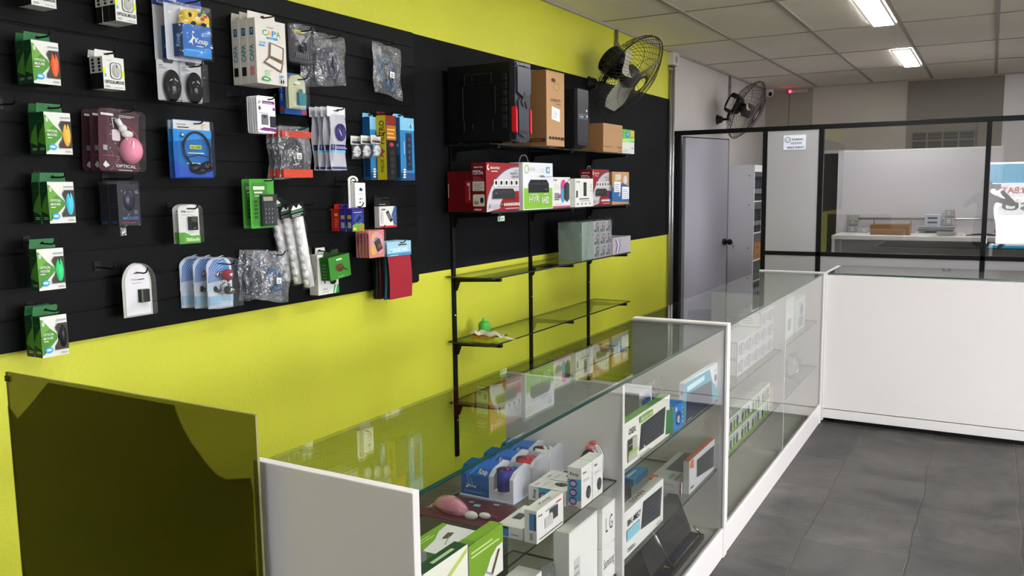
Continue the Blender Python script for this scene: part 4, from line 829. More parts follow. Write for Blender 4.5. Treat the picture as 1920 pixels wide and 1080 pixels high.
stack(keypad_pack, 2, .04, F, .022, 2.282, 1.459, 'green card pack with black numeric keypad', 'keypad pack', 'green numeric keypad packs', 1.643, 2.36, short='green numeric keypad packs')
stack([lambda: bulb_bag(.078, .35, 1, 0), lambda: bulb_bag(.078, .33, 1, 0), lambda: bulb_bag(.075, .34, 1, 0)], 3, .041, F+.015, .04, 2.528, 1.2, 'long clear bag of white bulbs with black header', 'bulb bag', 'long bags of white bulbs', 1.545, 2.56, rx=math.radians(10), dz=.014, dy=-.018, short='long bags of white bulbs')
stack([lambda: small_box('purple'), lambda: small_box('purple'), lambda: small_box('red'), lambda: small_box('red')], 4, .038, F, .032, 2.843, 1.42, ['small purple and blue adapter box, frontmost of the four small boxes', 'small purple adapter box, between the front one and the reds', 'small red adapter box, touching the purple ones', 'small red adapter box, rearmost of the four small boxes'], 'adapter box', 'small red and purple boxes', 1.53, 2.885, short='small red and purple boxes')
stack(charger_pack, 1, .03, F+.0, .03, 2.868, 1.523, 'white wall charger pack above the small purple boxes', 'charger pack', None, 1.64, 2.89, short='white wall charger')
stack(bw_box, 1, .03, F-.05, .03, 3.095, 1.423, 'white and red video adapter box with black hang tab', 'adapter box', None, 1.555, 3.155, short='white video adapter box')
stack(pink_card, 5, .0185, F, .014, 2.967, 1.291, 'pink card pack with small black card reader', 'card reader pack', 'pink card reader packs', 1.425, 3.03, short='pink card reader packs')
stack([lambda c=c, i=i: mousepad(c, seed=i) for i, c in enumerate(('#94222f', '#2c4a52', '#2d5a4c', '#5a2a34', '#3c4438', '#2a2c30'))], 6, .018, F, .012, 3.09, 1.084, ['red mouse pad with pale blue header, frontmost of the mouse pads', 'dark teal mouse pad, directly behind the red one', 'dark green mouse pad, third of the hanging mouse pads', 'dark maroon mouse pad, fourth of the hanging mouse pads', 'olive grey mouse pad, fifth of the hanging mouse pads', 'black mouse pad, rearmost of the hanging mouse pads'], 'mouse pad', 'hanging mouse pads', 1.352, 3.185, short='mouse pads')
stack(earphone_box, 1, .05, F-.055, .05, 2.672, 1.152, 'white earphone box with green corner, behind the green box', 'earphone box', None, 1.34, 2.73, short='white earphone box')
stack(green_box, 1, .05, F, .05, 2.69, 1.215, 'green adapter box tilted in front of the white earphone box', 'adapter box', None, None, rx=math.radians(6), short='')
stack([lambda i=i: bag(.155, .195, .035, 1, i == 0, None, 20+i, ccol='#2f6c9c' if i == 0 else '#6d747a', cr=.036 if i == 0 else .05, coils=4) for i in range(4)], 4, .027, F, .035, 2.305, 1.172, 'clear zip bag of blue cable in the bottom row', 'cable bag', BG, 1.352, 2.40, rx=math.radians(-4), dy=-.012, dz=.003, short='zip bags in the bottom row')
# empty hooks seen on the board
hook(1.425, 1.864, -2.49, 'empty black wire hook left of the yellow mouse boxes'); hook(1.70, 1.358, -2.48, 'empty black wire hook above the arched power bank packs'); hook(2.29, 1.96, -2.5, 'empty black wire hook left of the memory cards')
# ------------------------------------------------------------------ goods on the glass wall shelves
def on_shelf(r, xf, d, y, z, label, cat, group=None, rz=0):
    tag(r, label, cat, group); return put(r, xf-d, y, z, rz)
S1, S2, S3, S4, S5 = [z+.0035 for z in SZ]
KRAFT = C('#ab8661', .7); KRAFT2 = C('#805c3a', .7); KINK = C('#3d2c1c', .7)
# gaming tower
def tower(w=.165, h=.405, d=.42):
    r = empty('computer_tower'); q = M(); BK = C('#0c0c0e', .42); q.box(0, 0, .012, d-.04, w, h, BK); l = Fr(q, (0, 0, .012), (d-.04, 0, 0), (0, 0, h-.012)); RB = C('#1d1d20', .3)
    for a, b, c, e in ((.25, .12, .27, .26), (.24, .27, .255, .72), (.27, .74, .285, .86), (.72, .12, .735, .28), (.76, .34, .775, .7), (.7, .76, .715, .88), (.4, .16, .41, .22), (.4, .78, .41, .84)): q.box((d-.04)*a, -.006, .012+(h-.012)*b, (d-.04)*c, 0, .012+(h-.012)*e, RB)
    q.box((d-.04)*.28, -.004, h*.86, (d-.04)*.72, 0, h*.88, RB); q.box((d-.04)*.3, -.004, h*.74, (d-.04)*.74, 0, h*.75, RB)
    for i in range(7): q.box((d-.04)*.88, -.008, h*(.17+.1*i), (d-.04)*.95, 0, h*(.25+.1*i), RB)
    q.box(.02, .01, 0, .06, .04, .012, BK); q.box(d-.1, .01, 0, d-.06, .04, .012, BK); q.box(.02, w-.04, 0, .06, w-.01, .012, BK); q.box(d-.1, w-.04, 0, d-.06, w-.01, .012, BK); q.build('case_body', r, .002)
    q = M(); FB = C('#23242b', .35); F2 = C('#33343d', .3); x0 = d-.04
    q.prism([(0, .1), (.012, .012), (w*.3, 0), (w*.7, 0), (w-.012, .012), (w, .1), (w, h), (0, h)], x0, d-.012, FB)
    q.prism([(.012, h*.62), (w*.5, h*.55), (w-.012, h*.62), (w-.012, h*.93), (.012, h*.93)], d-.012, d, F2); q.prism([(.03, h*.1), (w*.5, h*.06), (w-.03, h*.1), (w-.026, h*.52), (w*.62, h*.56), (w*.5, h*.5), (w*.38, h*.56), (.026, h*.52)], d-.012, d-.004, F2)
    q.prism([(w*.28, h*.5), (w*.42, h*.44), (w*.5, h*.52), (w*.64, h*.42), (w*.72, h*.56), (w*.5, h*.63)], d-.004, d+.002, C('#1b1b20', .35)); q.box(d-.012, .01, h*.95, d-.004, w-.01, h*.985, F2)
    for i in range(4): q.ell((d-.003, w*(.3+.1*i), h*.965), (.003, .005, .005), CHROME, 8, 6)
    for i in range(3): q.box(d-.006, w*.25, h*(.1+.02*i), d-.002, w*.75, h*(.107+.02*i), FB)
    q.build('front_panel', r)
    for y0, y1 in ((-.002, .014), (w-.014, w+.002)):
        q = M(); q.prism([(y0, h*.14), (y1, h*.1), (y1, h*.4), (y0, h*.44)], d-.03, d-.004, C('#c8202c', .3)); tag(q.build('red_trim', r), 'red plastic side trim')
    return r
on_shelf(tower(), -2.12, .42, 3.765, S1, 'large black gaming computer tower with red trim on the top shelf', 'computer tower', 'computer towers')
def big_carton(w=.226, h=.418, d=.29):
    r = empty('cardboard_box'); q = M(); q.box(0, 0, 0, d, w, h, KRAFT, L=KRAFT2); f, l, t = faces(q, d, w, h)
    f.txt('GABINETE', .22, .6, .035, KINK, .56); f.txt('1 torre', .5, .56, .022, KINK, .28); f.ell(.38, .88, .12, .028, C('#4d3824', .7)); f.ell(.55, .8, .16, .045, C('#b08a5c', .7)); f.ring(.55, .8, .16, .045, .004, KINK, 16); f.poly([(.26, .36), (.72, .33), (.72, .5), (.28, .53)], C('#e9e9ea', .5)); f.lines(.34, .38, .62, .48, 4, GRY)
    for i in range(4): f.rr(.12+i*.16, .09, .23+i*.16, .125, .01, KINK)
    f.rr(.76, .085, .95, .125, .008, KINK); l.rr(.6, .05, .98, .1, .02, KINK); l.txt('GAMER', .66, .064, .022, KRAFT2, .24); f.rect(.0, .995, 1, 1, KRAFT2); q.build('carton_body', r, .002)
    q = M(); q.grid(lambda u, v: (d*(.1+.8*u), w*(.04+.92*v), h+.002+.016*math.sin(PI*v)*math.sin(PI*u)), 6, 6, KRAFT); q.build('flap', r); return r
on_shelf(big_carton(), -2.19, .29, 4.226, S1, 'tall cardboard box reading GABINETE on the top shelf', 'cardboard box', 'cardboard boxes on the top shelf')
def slim_case(w=.155, h=.36, d=.34):
    r = empty('computer_tower'); q = M(); BK = C('#0d0d0f', .45); q.box(0, 0, .008, d-.02, w, h, BK); q.box(.02, .01, 0, .05, w-.01, .008, BK); q.box(d-.07, .01, 0, d-.04, w-.01, .008, BK); q.build('case_body', r, .002)
    q = M(); FB = C('#24252b', .35); q.box(d-.02, 0, .02, d, w, h-.004, FB); f = Fr(q, (d, 0, 0), (0, w, 0), (0, 0, h)); f.rect(.03, .08, .97, .1, BK); f.rect(.03, .93, .97, .94, BK); f.rr(.1, .5, .92, .575, .012, GRY); f.rr(.12, .506, .9, .569, .01, FB); f.lines(.2, .52, .6, .55, 1, GRY, .9); q.ell((d+.001, w*.82, h*.64), (.004, .011, .011), CHROME, 12, 6); q.ell((d+.002, w*.85, h*.538), (.004, .011, .011), CHROME, 12, 6); q.build('front_panel', r); return r
on_shelf(slim_case(), -2.2, .34, 4.655, S1, 'slim black computer tower between two cardboard boxes on the top shelf', 'computer tower', 'computer towers')
def plain_carton(w=.337, h=.19, d=.27):
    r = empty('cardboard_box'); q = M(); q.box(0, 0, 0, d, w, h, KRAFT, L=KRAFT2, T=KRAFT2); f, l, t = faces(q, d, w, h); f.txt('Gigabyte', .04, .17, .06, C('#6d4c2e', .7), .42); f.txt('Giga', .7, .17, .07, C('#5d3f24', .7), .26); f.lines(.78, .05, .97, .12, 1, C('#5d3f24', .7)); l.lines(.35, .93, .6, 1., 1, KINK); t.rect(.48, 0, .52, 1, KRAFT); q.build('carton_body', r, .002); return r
on_shelf(plain_carton(), -2.28, .27, 5.223, S1, 'low plain cardboard box beside the green box on the top shelf', 'cardboard box', 'cardboard boxes on the top shelf')
def green_white(w=.24, h=.17, d=.05):
    q = M(); q.box(0, 0, 0, d, w, h, WHITE, T=C('#57b04a', .4)); f, l, t = faces(q, d, w, h); f.rect(0, .48, 1, 1, C('#63b84e', .4)); f.poly([(0, .42), (1, .55), (1, .66), (0, .6)], C('#a9d27c', .4)); f.ell(.42, .78, .12, .13, C('#3a86c0', .4)); f.ell(.44, .8, .05, .05, WHITE); f.lines(.08, .5, .55, .64, 2, C('#d4ebb8', .4)); f.rect(.64, 0, .66, 1, C('#cfd8cf', .4)); f.rect(.68, .72, .96, .96, C('#d9a53a', .4)); f.lines(.72, .22, .9, .3, 1, INK); f.lines(.08, .06, .5, .2, 2, GRY); return q.build('product_box', None, .001)
on_shelf(green_white(), -2.29, .05, 5.572, S1, 'green and white product box at the end of the top shelf', 'product box')
# second shelf
RED = C('#85181e', .4); RED2 = C('#6c1216', .4); SIL = C('#bcb9c0', .4)
def dvr_box(w, h, d, big):
    r = empty('recorder_box'); q = M(); q.box(0, 0, 0, d, w, h, RED, L=RED2, T=RED2); f, l, t = faces(q, d, w, h)
    arc = [(.0, .0)]+[(1.0-1.0*math.cos(a)*1.0, .02+.9*math.sin(a)) for a in [i*PI/2/14 for i in range(15)]]+[(1, .42)]+[(1-.62*math.sin(a), .42-.36*(1-math.cos(a))) for a in [i*PI/2/8 for i in range(1, 9)]]
    f.poly([(p[0], p[1]+.03) for p in arc], C('#55555c', .4)); f.poly(arc, SIL)
    f.ell(.06, .9, .035, .06, WHITE); f.ell(.075, .91, .02, .035, RED); f.txt('BRIGHTSEC', .12, .87, .045, WHITE, .28); f.lines(.14, .815, .36, .835, 1, WHITE, .8)
    f.txt('AHD', .82, .83, .04, GRY, .14); f.txt('TRIBRIDO', .7, .765, .04, C('#6d6d74', .4), .28); f.txt('H.264 DVR', .76, .69, .055, C('#5d5d64', .4), .22)
    for i in range(5): f.rect(.205+i*.155, .52, .345+i*.155, .655, WHITE); f.ell(.27+i*.155, .59, .035, .045, INK)
    BKD = C('#242428', .35); f.poly([(.16, .28), (.84, .26), (.83, .4), (.77, .47), (.23, .47), (.17, .41)], BKD); f.rect(.18, .395, .82, .405, C('#3d3d44', .35)); f.lines(.22, .37, .32, .385, 1, PALE); f.rect(.15, .265, .86, .28, BKD)
    f.rect(.06, .08, .1, .16, GRY)
    for i in range(8): f.ell(.5+i*.062, .14, .022, .036, WHITE)
    f.lines(.14, .08, .44, .17, 3, GRY); f.lines(.5, .05, .95, .09, 1, PALE)
    l.txt('BRIGHTSEC', .2, .89, .03, WHITE, .6); l.lines(.12, .82, .8, .85, 1, PALE, .8); l.txt('H.264 DVR', .12, .76, .06, PALE, .7); l.lines(.15, .64, .85, .73, 3, C('#a85a5a', .4)); l.rect(.1, .43, .88, .62, C('#c9c3b6', .5)); l.lines(.18, .45, .8, .6, 4, C('#8b8578', .5)); l.rr(.12, .12, .9, .36, .03, C('#c9c3b6', .5)); l.ell(.72, .24, .12, .06, INK); l.ell(.34, .19, .16, .04, C('#8b8578', .5)); l.lines(.2, .04, .8, .07, 1, PALE, .9)
    q.build('carton_body', r, .001)
    if big is not None:
        q = M(); q.tube([(d*.5, w*big, h), (d*.5, w*(big+.05), h+.022), (d*.5, w*(big+.17), h+.022), (d*.5, w*(big+.22), h)], .003, C('#6f7074', .3), 6); q.build('carry_handle', r)
    return r
on_shelf(dvr_box(.345, .258, .092, None), -2.28, .092, 3.715, S2, 'large red and silver recorder box showing a black recorder', 'recorder box', 'red recorder boxes')
r = empty('recorder_box'); q = M(); q.box(0, 0, 0, .16, .3, .215, RED, L=RED2); f, l, t = faces(q, .16, .3, .215); l.rect(.7, .22, 1, .78, C('#a51e26', .4)); l.ell(.84, .68, .06, .045, WHITE); l.txt('BRIGHTSEC', .9, .3, .05, WHITE, .34, True, 90); l.rect(.02, .35, .05, .7, C('#d8c8c0', .5)); f.rect(.05, .1, .95, .5, SIL); q.build('carton_body', r, .001)
on_shelf(r, -2.395, .16, 3.765, S2, 'plain dark red recorder box half hidden behind the large red one', 'recorder box', 'red recorder boxes')
r = empty('recorder_box'); q = M(); w, h, d = .362, .265, .09; q.box(0, 0, 0, d, w, h, C('#d6d8de', .35)); f, l, t = faces(q, d, w, h); GG = C('#7bb038', .35); f.rect(.02, .02, .98, .46, GG)
BKD = C('#1c1d22', .3); f.poly([(.16, .36), (.86, .36), (.86, .55), (.78, .64), (.24, .64), (.16, .55)], BKD); f.rect(.16, .545, .86, .555, C('#55565e', .3)); f.lines(.72, .43, .8, .45, 1, PALE)
f.ring(.11, .86, .05, .065, .03, C('#a5c05a', .4)); f.txt('GIGA', .18, .83, .06, C('#9aa0a6', .4), .2, False); f.rr(.77, .78, .88, .92, .02, C('#3f9fb8', .4)); f.rr(.79, .81, .86, .89, .01, PALE); f.lines(.58, .8, .74, .9, 2, PALE); f.txt('1080n', .53, .69, .045, C('#4b4f58', .4), .18); f.lines(.74, .7, .96, .74, 1, GRY)
f.txt('HVR', .17, .16, .14, WHITE, .33, False); f.txt('AHD', .57, .13, .14, WHITE, .26); f.lines(.2, .32, .5, .335, 1, WHITE, .7); f.lines(.66, .32, .84, .335, 1, WHITE, .7); q.build('carton_body', r, .001)
q = M(); q.tube([(d*.5, w*.1, h), (d*.5, w*.14, h+.03), (d*.5, w*.2, h+.042), (d*.5, w*.3, h+.042), (d*.5, w*.36, h+.03), (d*.5, w*.4, h)], .003, C('#6f7074', .3), 6); q.build('carry_handle', r)
on_shelf(r, -2.258, d, 4.07, S2, 'white and lime recorder box reading HVR AHD', 'recorder box')
r = empty('router_box'); q = M(); w, h, d = .24, .186, .06; q.box(0, 0, 0, d, w, h, WHITE, L=C('#1f6a9c', .4)); f, l, t = faces(q, d, w, h); f.rect(0, 0, 1, .07, C('#a84a72', .4)); f.txt('D-Link', .05, .88, .06, INK, .2); f.lines(.05, .6, .45, .8, 5, PALE); f.lines(.05, .5, .42, .53, 1, GRY); f.ell(.6, .7, .16, .22, C('#c9458f', .4)); f.ell(.56, .4, .12, .24, C('#3a9ac4', .4)); f.poly([(.62, .3), (.8, .18), (.94, .28), (.94, .78), (.8, .86), (.62, .74)], C('#2b2b2f', .3)); f.poly([(.8, .18), (.94, .28), (.94, .78), (.8, .8)], C('#3d3d42', .3))
for i in range(4): f.rect(.08, .26+i*.06, .34, .29+i*.06, INK)
f.ell(.38, .38, .06, .07, C('#b84a74', .4)); f.lines(.06, .12, .6, .16, 1, GRY); f.ell(.9, .92, .04, .05, GRY); q.build('carton_body', r, .001)
on_shelf(r, -2.282, d, 4.475, S2, 'white box with black router and pink and blue circles', 'router box')
r = empty('router_box'); q = M(); w, h, d = .27, .178, .05; q.box(0, 0, 0, d, w, h, WHITE); f, l, t = faces(q, d, w, h); f.txt('D-Link', .06, .86, .06, INK, .2); f.rect(.45, .38, .62, .87, C('#2a2a2e', .3)); f.rect(.5, .5, .57, .8, C('#3e3e44', .3)); f.rect(.05, .34, .13, .58, C('#3a3432', .3)); f.lines(.82, .66, .94, .84, 3, GRY); f.lines(.8, .56, .93, .6, 1, INK); f.lines(.2, .27, .85, .33, 1, INK, .5); f.lines(.25, .2, .8, .24, 1, GRY, .6)
for i in range(4): f.rect(.1+i*.22, .08, .14+i*.22, .14, INK)
q.build('carton_body', r, .001); on_shelf(r, -2.25, d, 4.722, S2, 'small white box with slim black device, in front of red box', 'router box')
on_shelf(dvr_box(.275, .24, .09, .05), -2.28, .09, 5.045, S2, 'smaller red and silver recorder box with carry handle', 'recorder box', 'red recorder boxes')
r = empty('cardboard_box'); q = M(); w, h, d = .31, .228, .13; q.box(0, 0, 0, d, w, h, C('#b98a5e', .6), L=C('#8f6844', .6)); f, l, t = faces(q, d, w, h); BL = C('#2c5f96', .4); f.poly([(0, .1), (1, .06), (1, .56), (.6, .66), (.0, .5)], BL); l.rect(0, .1, 1, .64, BL); f.poly([(.16, .72), (.5, .76), (.5, .93), (.18, .92)], PALE); f.ell(.76, .76, .12, .13, PALE); f.rect(.1, .38, .48, .7, C('#e6e8ea', .4)); f.lines(.14, .42, .44, .66, 4, GRY); f.rect(.56, .16, .98, .54, C('#e6e8ea', .4)); f.lines(.6, .2, .94, .5, 5, GRY); f.poly([(.34, .26), (.42, .24), (.46, .36), (.42, .4)], PALE); l.rect(.5, .42, .95, .6, PALE); q.build('carton_body', r, .0015)
on_shelf(r, -2.285, d, 5.39, S2, 'cardboard and blue box with white stickers on second shelf end', 'cardboard box')
# third shelf: shrink wrapped block and flat strip
r = empty('shrink_wrapped_boxes'); w, h, d = .49, .246, .17
bw, bh = w*.62/3, h/3
q = M(); q.box(0, 0, 0, d, w*.36, h, C('#8f9f94', .4), L=C('#7f9085', .4)); q.build('grey_carton', r, .001)
q = M(); rnd = random.Random(4)
for i in range(3):
    for j in range(3):
        y0, z0 = w*.37+i*bw, j*bh; dd = d-.004*rnd.random(); q.box(.02, y0+.001, z0+.001, dd, y0+bw-.001, z0+bh-.001, C('#b9b6be', .4)); f = Fr(q, (dd, y0, z0), (0, bw, 0), (0, 0, bh)); f.rr(.44, .1, .9, .92, .08, C('#5a5c66', .4)); f.ell(.67, .7, .16, .16, C('#a5a6b0', .4)); f.ell(.67, .33, .18, .18, C('#8a8c96', .4)); f.ell(.67, .33, .09, .09, C('#3c3e46', .4)); f.rect(.06, .5, .4, .66, C('#d08a94', .4)); f.ell(.24, .24, .15, .15, C('#4a4c56', .4)); f.lines(.08, .74, .36, .92, 3, C('#8d8f98', .4))
q.build('small_boxes', r)
q = M(); rr_ = random.Random(9)
q.grid(lambda u, v: (d+.006+.006*math.sin(17*u+9*v)*math.sin(11*v), -.004+(w-.002)*u, -.001+(h+.004)*v), 24, 14, WRAP); q.grid(lambda u, v: (d*u, -.008+.006*math.sin(9*u+7*v), (h+.003)*v), 8, 10, WRAP)
q.grid(lambda u, v: (d*.9+.02*math.sin(5*u), w-.02+.035*u*(1-abs(2*v-1)), h*(.36+.68*v)+.01*math.sin(9*u)), 6, 6, WRAP); q.grid(lambda u, v: (d*(1-u), (w-.01)*v, h+.006+.005*math.sin(20*u+13*v)), 10, 14, WRAP); q.build('shrink_wrap', r)
on_shelf(r, -2.285, d, 4.895, S3, 'block of small printed boxes wrapped in clear film on third shelf', 'wrapped boxes')
q = M(); w, h, d = .33, .118, .2; q.box(0, 0, 0, d, w, h, C('#aaa4ac', .4)); f, l, t = faces(q, d, w, h)
for i, cc in enumerate(('#d0848e', '#3f3a78', '#dfe6f2', '#3e6cae')): f.poly([(.06+i*.07, .1), (.1+i*.07, .1), (.2+i*.07, .5), (.1+i*.07, .88), (.06+i*.07, .88), (.16+i*.07, .5)], C(cc, .4))
f.ell(.36, .78, .1, .1, C('#9d96a0', .4)); on_shelf(q.build('product_box', None, .001), -2.285, d, 5.385+.02, S3, 'low lilac grey box with coloured chevrons on the third shelf', 'product box')
# fourth shelf: sponge, cloth, green bottle
q = M(); q.box(0, 0, 0, .115, .07, .022, C('#d8b62c', .9), T=C('#4a3a18', .9)); f = Fr(q, (0, 0, 0), (.115, 0, 0), (0, 0, .022)); f.rect(.05, .15, .55, .9, C('#d69a24', .9)); on_shelf(q.build('sponge', None, .003), -2.375, .115, 3.87, S4, 'yellow cleaning sponge under the crumpled cloth', 'sponge')
q = M(); q.grid(lambda u, v: (-.01+.2*u, .1*v, .03+.014*math.sin(9*u+3*v)*math.sin(6*v+u)+.012*math.sin(15*u)*.5-.02*max(0, u-.65)*2), 18, 12, C('#cfc3b8', .9)); q.grid(lambda u, v: (.17+.09*u, .03+.04*v, .012+.012*math.sin(5*u)*(1-u)), 6, 4, C('#d8cdb8', .9)); on_shelf(q.build('cleaning_cloth'), -2.485, 0, 3.855, S4, 'crumpled pale cloth lying on the sponge', 'cloth')
q = M(); q.tube([(0, 0, 0), (0, 0, .05), (0, 0, .06)], .035, C('#4fae4a', .4), 16); q.ell((0, 0, .06), (.036, .036, .03), C('#4fb04a', .4)); q.cyl((0, 0, .085), (0, 0, .1), .012, C('#5fc060', .4), 12); put(tag(q.build('cleaning_bottle'), 'small green plastic bottle behind the cloth on the fourth shelf', 'bottle'), -2.47, 3.98, S4)

# ------------------------------------------------------------------ goods inside the first display counter
T1, T2, T0 = .7005, .3955, .1185
def set_at(r, x, y, z, label, cat, group=None, rz=0, rx=0, ry=0):
    tag(r, label, cat, group); return put(r, x, y, z, rz, ry, rx)
def gamepad_box(col, col2):
    """long side along x, seen from -y: blue wrap on the left, white cradle on the right"""
    r = empty('gamepad_box'); W, D, H = .178, .105, .1; TR = C('#d2d2de', .3)
    q = M()
    pr = [(.002, 0), (D-.002, 0), (D-.002, .02), (D*.9, .07), (D*.8, .088), (D*.55, .09), (D*.2, .075), (.006, .06), (.002, .02)]
    o = [(0, 0), (W*.55, 0)]
    def pris(x0, x1, prof, mat): q.prism(prof, x0, x1, mat)
    pris(.0, W*.54, [(-.001, .004), (D, .004), (D, .06), (D*.85, .084), (D*.6, .094), (D*.15, .088), (-.001, .066)], C('#1f62b4', .3))
    f = Fr(q, (0, -.0012, .004), (W*.54, 0, 0), (0, 0, .062)); f.rect(0, 0, 1, .5, C('#1d5aa0', .3)); f.poly([(.28, .45), (.2, 1), (.26, 1), (.33, .45)], C('#4f9ad8', .3)); f.poly([(.42, .45), (.3, 1), (.34, 1), (.46, .45)], C('#4f9ad8', .3)); f.txt('Knup', .3, .4, .13, WHITE, .26); f.poly([(.16, .36), (.24, .46), (.22, .56), (.28, .48), (.34, .5), (.27, .42), (.26, .34)], WHITE); f.txt('DUALSHOCK 2', .14, .14, .1, C('#8fb4dc', .4), .72, False)
    t = Fr(q, (0, -.001, .0665), (W*.54, 0, 0), (0, D*.16, .0215)); t.poly([(.3, 0), (.5, 1), (.56, 1), (.36, 0)], C('#4f9ad8', .3)); t.txt('Knup', .62, .2, .6, WHITE, .3)
    q.build('printed_wrap', r)
    q = M(); q.box(-.004, -.006, 0, W+.004, D+.012, .003, C('#c9c8ec', .3)); pris(W*.54, W, [(0, .003), (D, .003), (D, .03), (0, .03)], TR)
    for x0, x1, k in ((W*.54, W*.63, 1), (W*.93, W, 1)):
        q.prism([(0, .03), (D, .03), (D, .085), (D*.8, .095), (D*.2, .085), (0, .07)], x0, x1, TR)
    q.prism([(D*.85, .03), (D, .03), (D, .085), (D*.9, .09)], W*.63, W*.93, TR); q.build('tray', r)
    q = M(); c = C(col, .25)
    q.tube([(W*.78, .012, .028), (W*.78, .018, .06), (W*.78, .03, .078)], .018, c, 14, False, .027); q.ell((W*.78, .05, .076), (.03, .035, .012), c, 16, 8)
    q.ell((W*.7, .03, .086), (.018, .02, .006), C('#2c2626', .3), 12, 6)
    for k, (a, b) in enumerate(((0, .03), (.012, .04), (-.012, .045), (0, .055))): q.ell((W*.8+a, b, .088), (.004, .004, .003), C(('#e0502a', '#3a80c0', '#d04040', '#40a050')[k], .3), 8, 5)
    q.build('gamepad', r); return r
for col, y, w_ in (('#35348c', 1.992, 'blue boxed gamepad in white tray, indigo one nearest the camera'), ('#c22f38', 2.108, 'blue boxed gamepad in white tray, red one in the middle'), ('#dcdad6', 2.216, 'blue boxed gamepad in white tray, white one at the back')):
    set_at(gamepad_box(col, 0), -1.326, y, T1, w_, 'gamepad box', 'boxed gamepads in the first counter')
r = empty('mouse_pack'); q = M(); o = [(x, y) for x, y in rrect(.25, .165, .02)]
q.add([(x, y, .0) for x, y in o]+[(x, y, .0015) for x, y in o], [tuple(range(20, 40)), tuple(range(20))[::-1]]+[(i, (i+1) % 20, 20+(i+1) % 20, 20+i) for i in range(20)], C('#55252c', .3))
f = Fr(q, (.0, .165, .0016), (0, -.165, 0), (.25, 0, 0)); f.txt('OPTICAL', .25, .05, .045, WHITE, .45); f.rect(.2, .5, .3, .58, C('#5fb8c0', .3)); f.rect(.12, .4, .2, .46, GRY); f.lines(.06, .7, .12, .9, 1, PALE); f.poly([(.04, .12), (.09, .2), (.14, .12), (.08, .08)], WHITE); q.build('backing_card', r)
q = M(); q.T = Matrix.Translation((.085, .07, .004)) @ Matrix.Rotation(math.radians(-22), 4, 'Z'); q.ell((0, 0, 0), (.066, .032, .03), C('#cf8295', .25), 22, 10, True); q.ell((.024, .0, .012), (.03, .012, .0175), C('#dba3b1', .2), 14, 8); q.tube([(-.02, -.031, .006), (.03, -.029, .008), (.062, -.008, .006)], .0025, C('#b06a7e', .3), 6); q.build('mouse', r)
q = M(); q.ell((.165, .04, .008), (.02, .015, .012), WP); q.ell((.2, .055, .008), (.018, .011, .009), WP); q.tube([(.14, .05, .01), (.21, .06, .01), (.235, .06, .006)], .003, C('#6d4a3a', .3), 6); q.build('cable_reel', r)
q = M(); q.T = Matrix.Translation((.085, .07, .003)) @ Matrix.Rotation(math.radians(-22), 4, 'Z'); q.ell((0, 0, 0), (.071, .037, .034), CLEAR, 22, 10, True); q.build('blister', r)
set_at(r, -1.362, 1.8, T1+.001, 'maroon clamshell with pink mouse lying flat in the first counter', 'mouse pack', None, math.radians(2))
LIME = C('#7ba62a', .4); DKG = C('#1d4a26', .4)
def pci_card_art(f):
    f.poly([(0, 1), (1, 1), (1, .62), (.8, .6), (.62, .46), (.5, .26), (.3, .1), (0, .02)], LIME); f.lines(.06, .72, .9, .9, 2, C('#cfe39a', .4), .4)
    f.poly([(.62, .12), (.68, .1), (.9, .52), (.84, .54)], C('#5c4a2c', .4)); f.poly([(.4, .28), (.43, .3), (.68, .1), (.66, .07)], GRY)
def pci_box():
    r = empty('card_box'); w, h, d = .148, .116, .034; q = M(); q.box(0, 0, 0, d, w, h, C('#eceadf', .4), L=PALE, T=LIME); f, l, t = faces(q, d, w, h); pci_card_art(f); t.rect(0, 0, .2, 1, C('#6d8f3a', .4)); l.rect(.05, .0, .95, .6, C('#9a9c92', .4)); q.build('carton_body', r, .001); return r
set_at(pci_box(), -.998, 1.472, T1, 'lime and white card box standing at the front of the first counter', 'card box', 'lime and white card boxes')
r = empty('card_box'); w, h, d = .165, .124, .034; q = M(); q.box(0, 0, 0, d, w, h, C('#eeeedd', .4), T=DKG, L=C('#dfe0c8', .4)); f, l, t = faces(q, d, w, h); f.poly([(.4, .52), (.98, .86), (.98, .95), (.45, .66)], C('#c3cf6a', .4)); f.txt('Time', .38, .3, .15, INK, .3, False); f.poly([(.72, .12), (.86, .3), (.95, .3), (.92, .2), (.8, .05)], DKG); t.lines(.3, .3, .85, .6, 1, C('#b8d0a0', .4), .9); q.build('carton_body', r, .001)
set_at(r, -.998, 1.302, T1, 'cream card box with dark green top beside the end panel', 'card box')
r = empty('card_box'); q = M(); w, h, d = .15, .03, .1; q.box(0, 0, 0, d, w, h, C('#e6e6e2', .4), L=PALE); l = Fr(q, (0, 0, 0), (d, 0, 0), (0, 0, h)); l.rect(.6, 0, 1, 1, LIME); t = Fr(q, (d, 0, h), (0, w, 0), (-d, 0, 0)); t.poly([(0, 1), (1, 1), (1, .86), (.7, .8), (.4, .6), (0, .5)], LIME); t.lines(.1, .74, .6, .92, 2, C('#cfe39a', .4), .3); t.poly([(.5, .5), (.72, .56), (.76, .42), (.55, .36)], C('#6b5c3c', .4)); t.poly([(.3, .24), (.32, .22), (.62, .4), (.6, .42)], GRY); q.build('carton_body', r, .001)
set_at(r, -1.115, 1.44, T1+.068, 'lime and white card box lying flat behind the standing ones', 'card box', 'lime and white card boxes')
r = empty('product_box'); q = M(); w, h, d = .19, .067, .11; q.box(0, 0, 0, d, w, h, C('#1f5fae', .4), L=C('#1d4f92', .4)); t = Fr(q, (d, 0, h), (0, w, 0), (-d, 0, 0)); t.poly([(0, .4), (1, .5), (1, .58), (0, .48)], WHITE); l = Fr(q, (0, 0, 0), (d, 0, 0), (0, 0, h)); l.lines(.2, .3, .8, .7, 2, C('#cfe0f4', .4)); q.build('carton_body', r, .001)
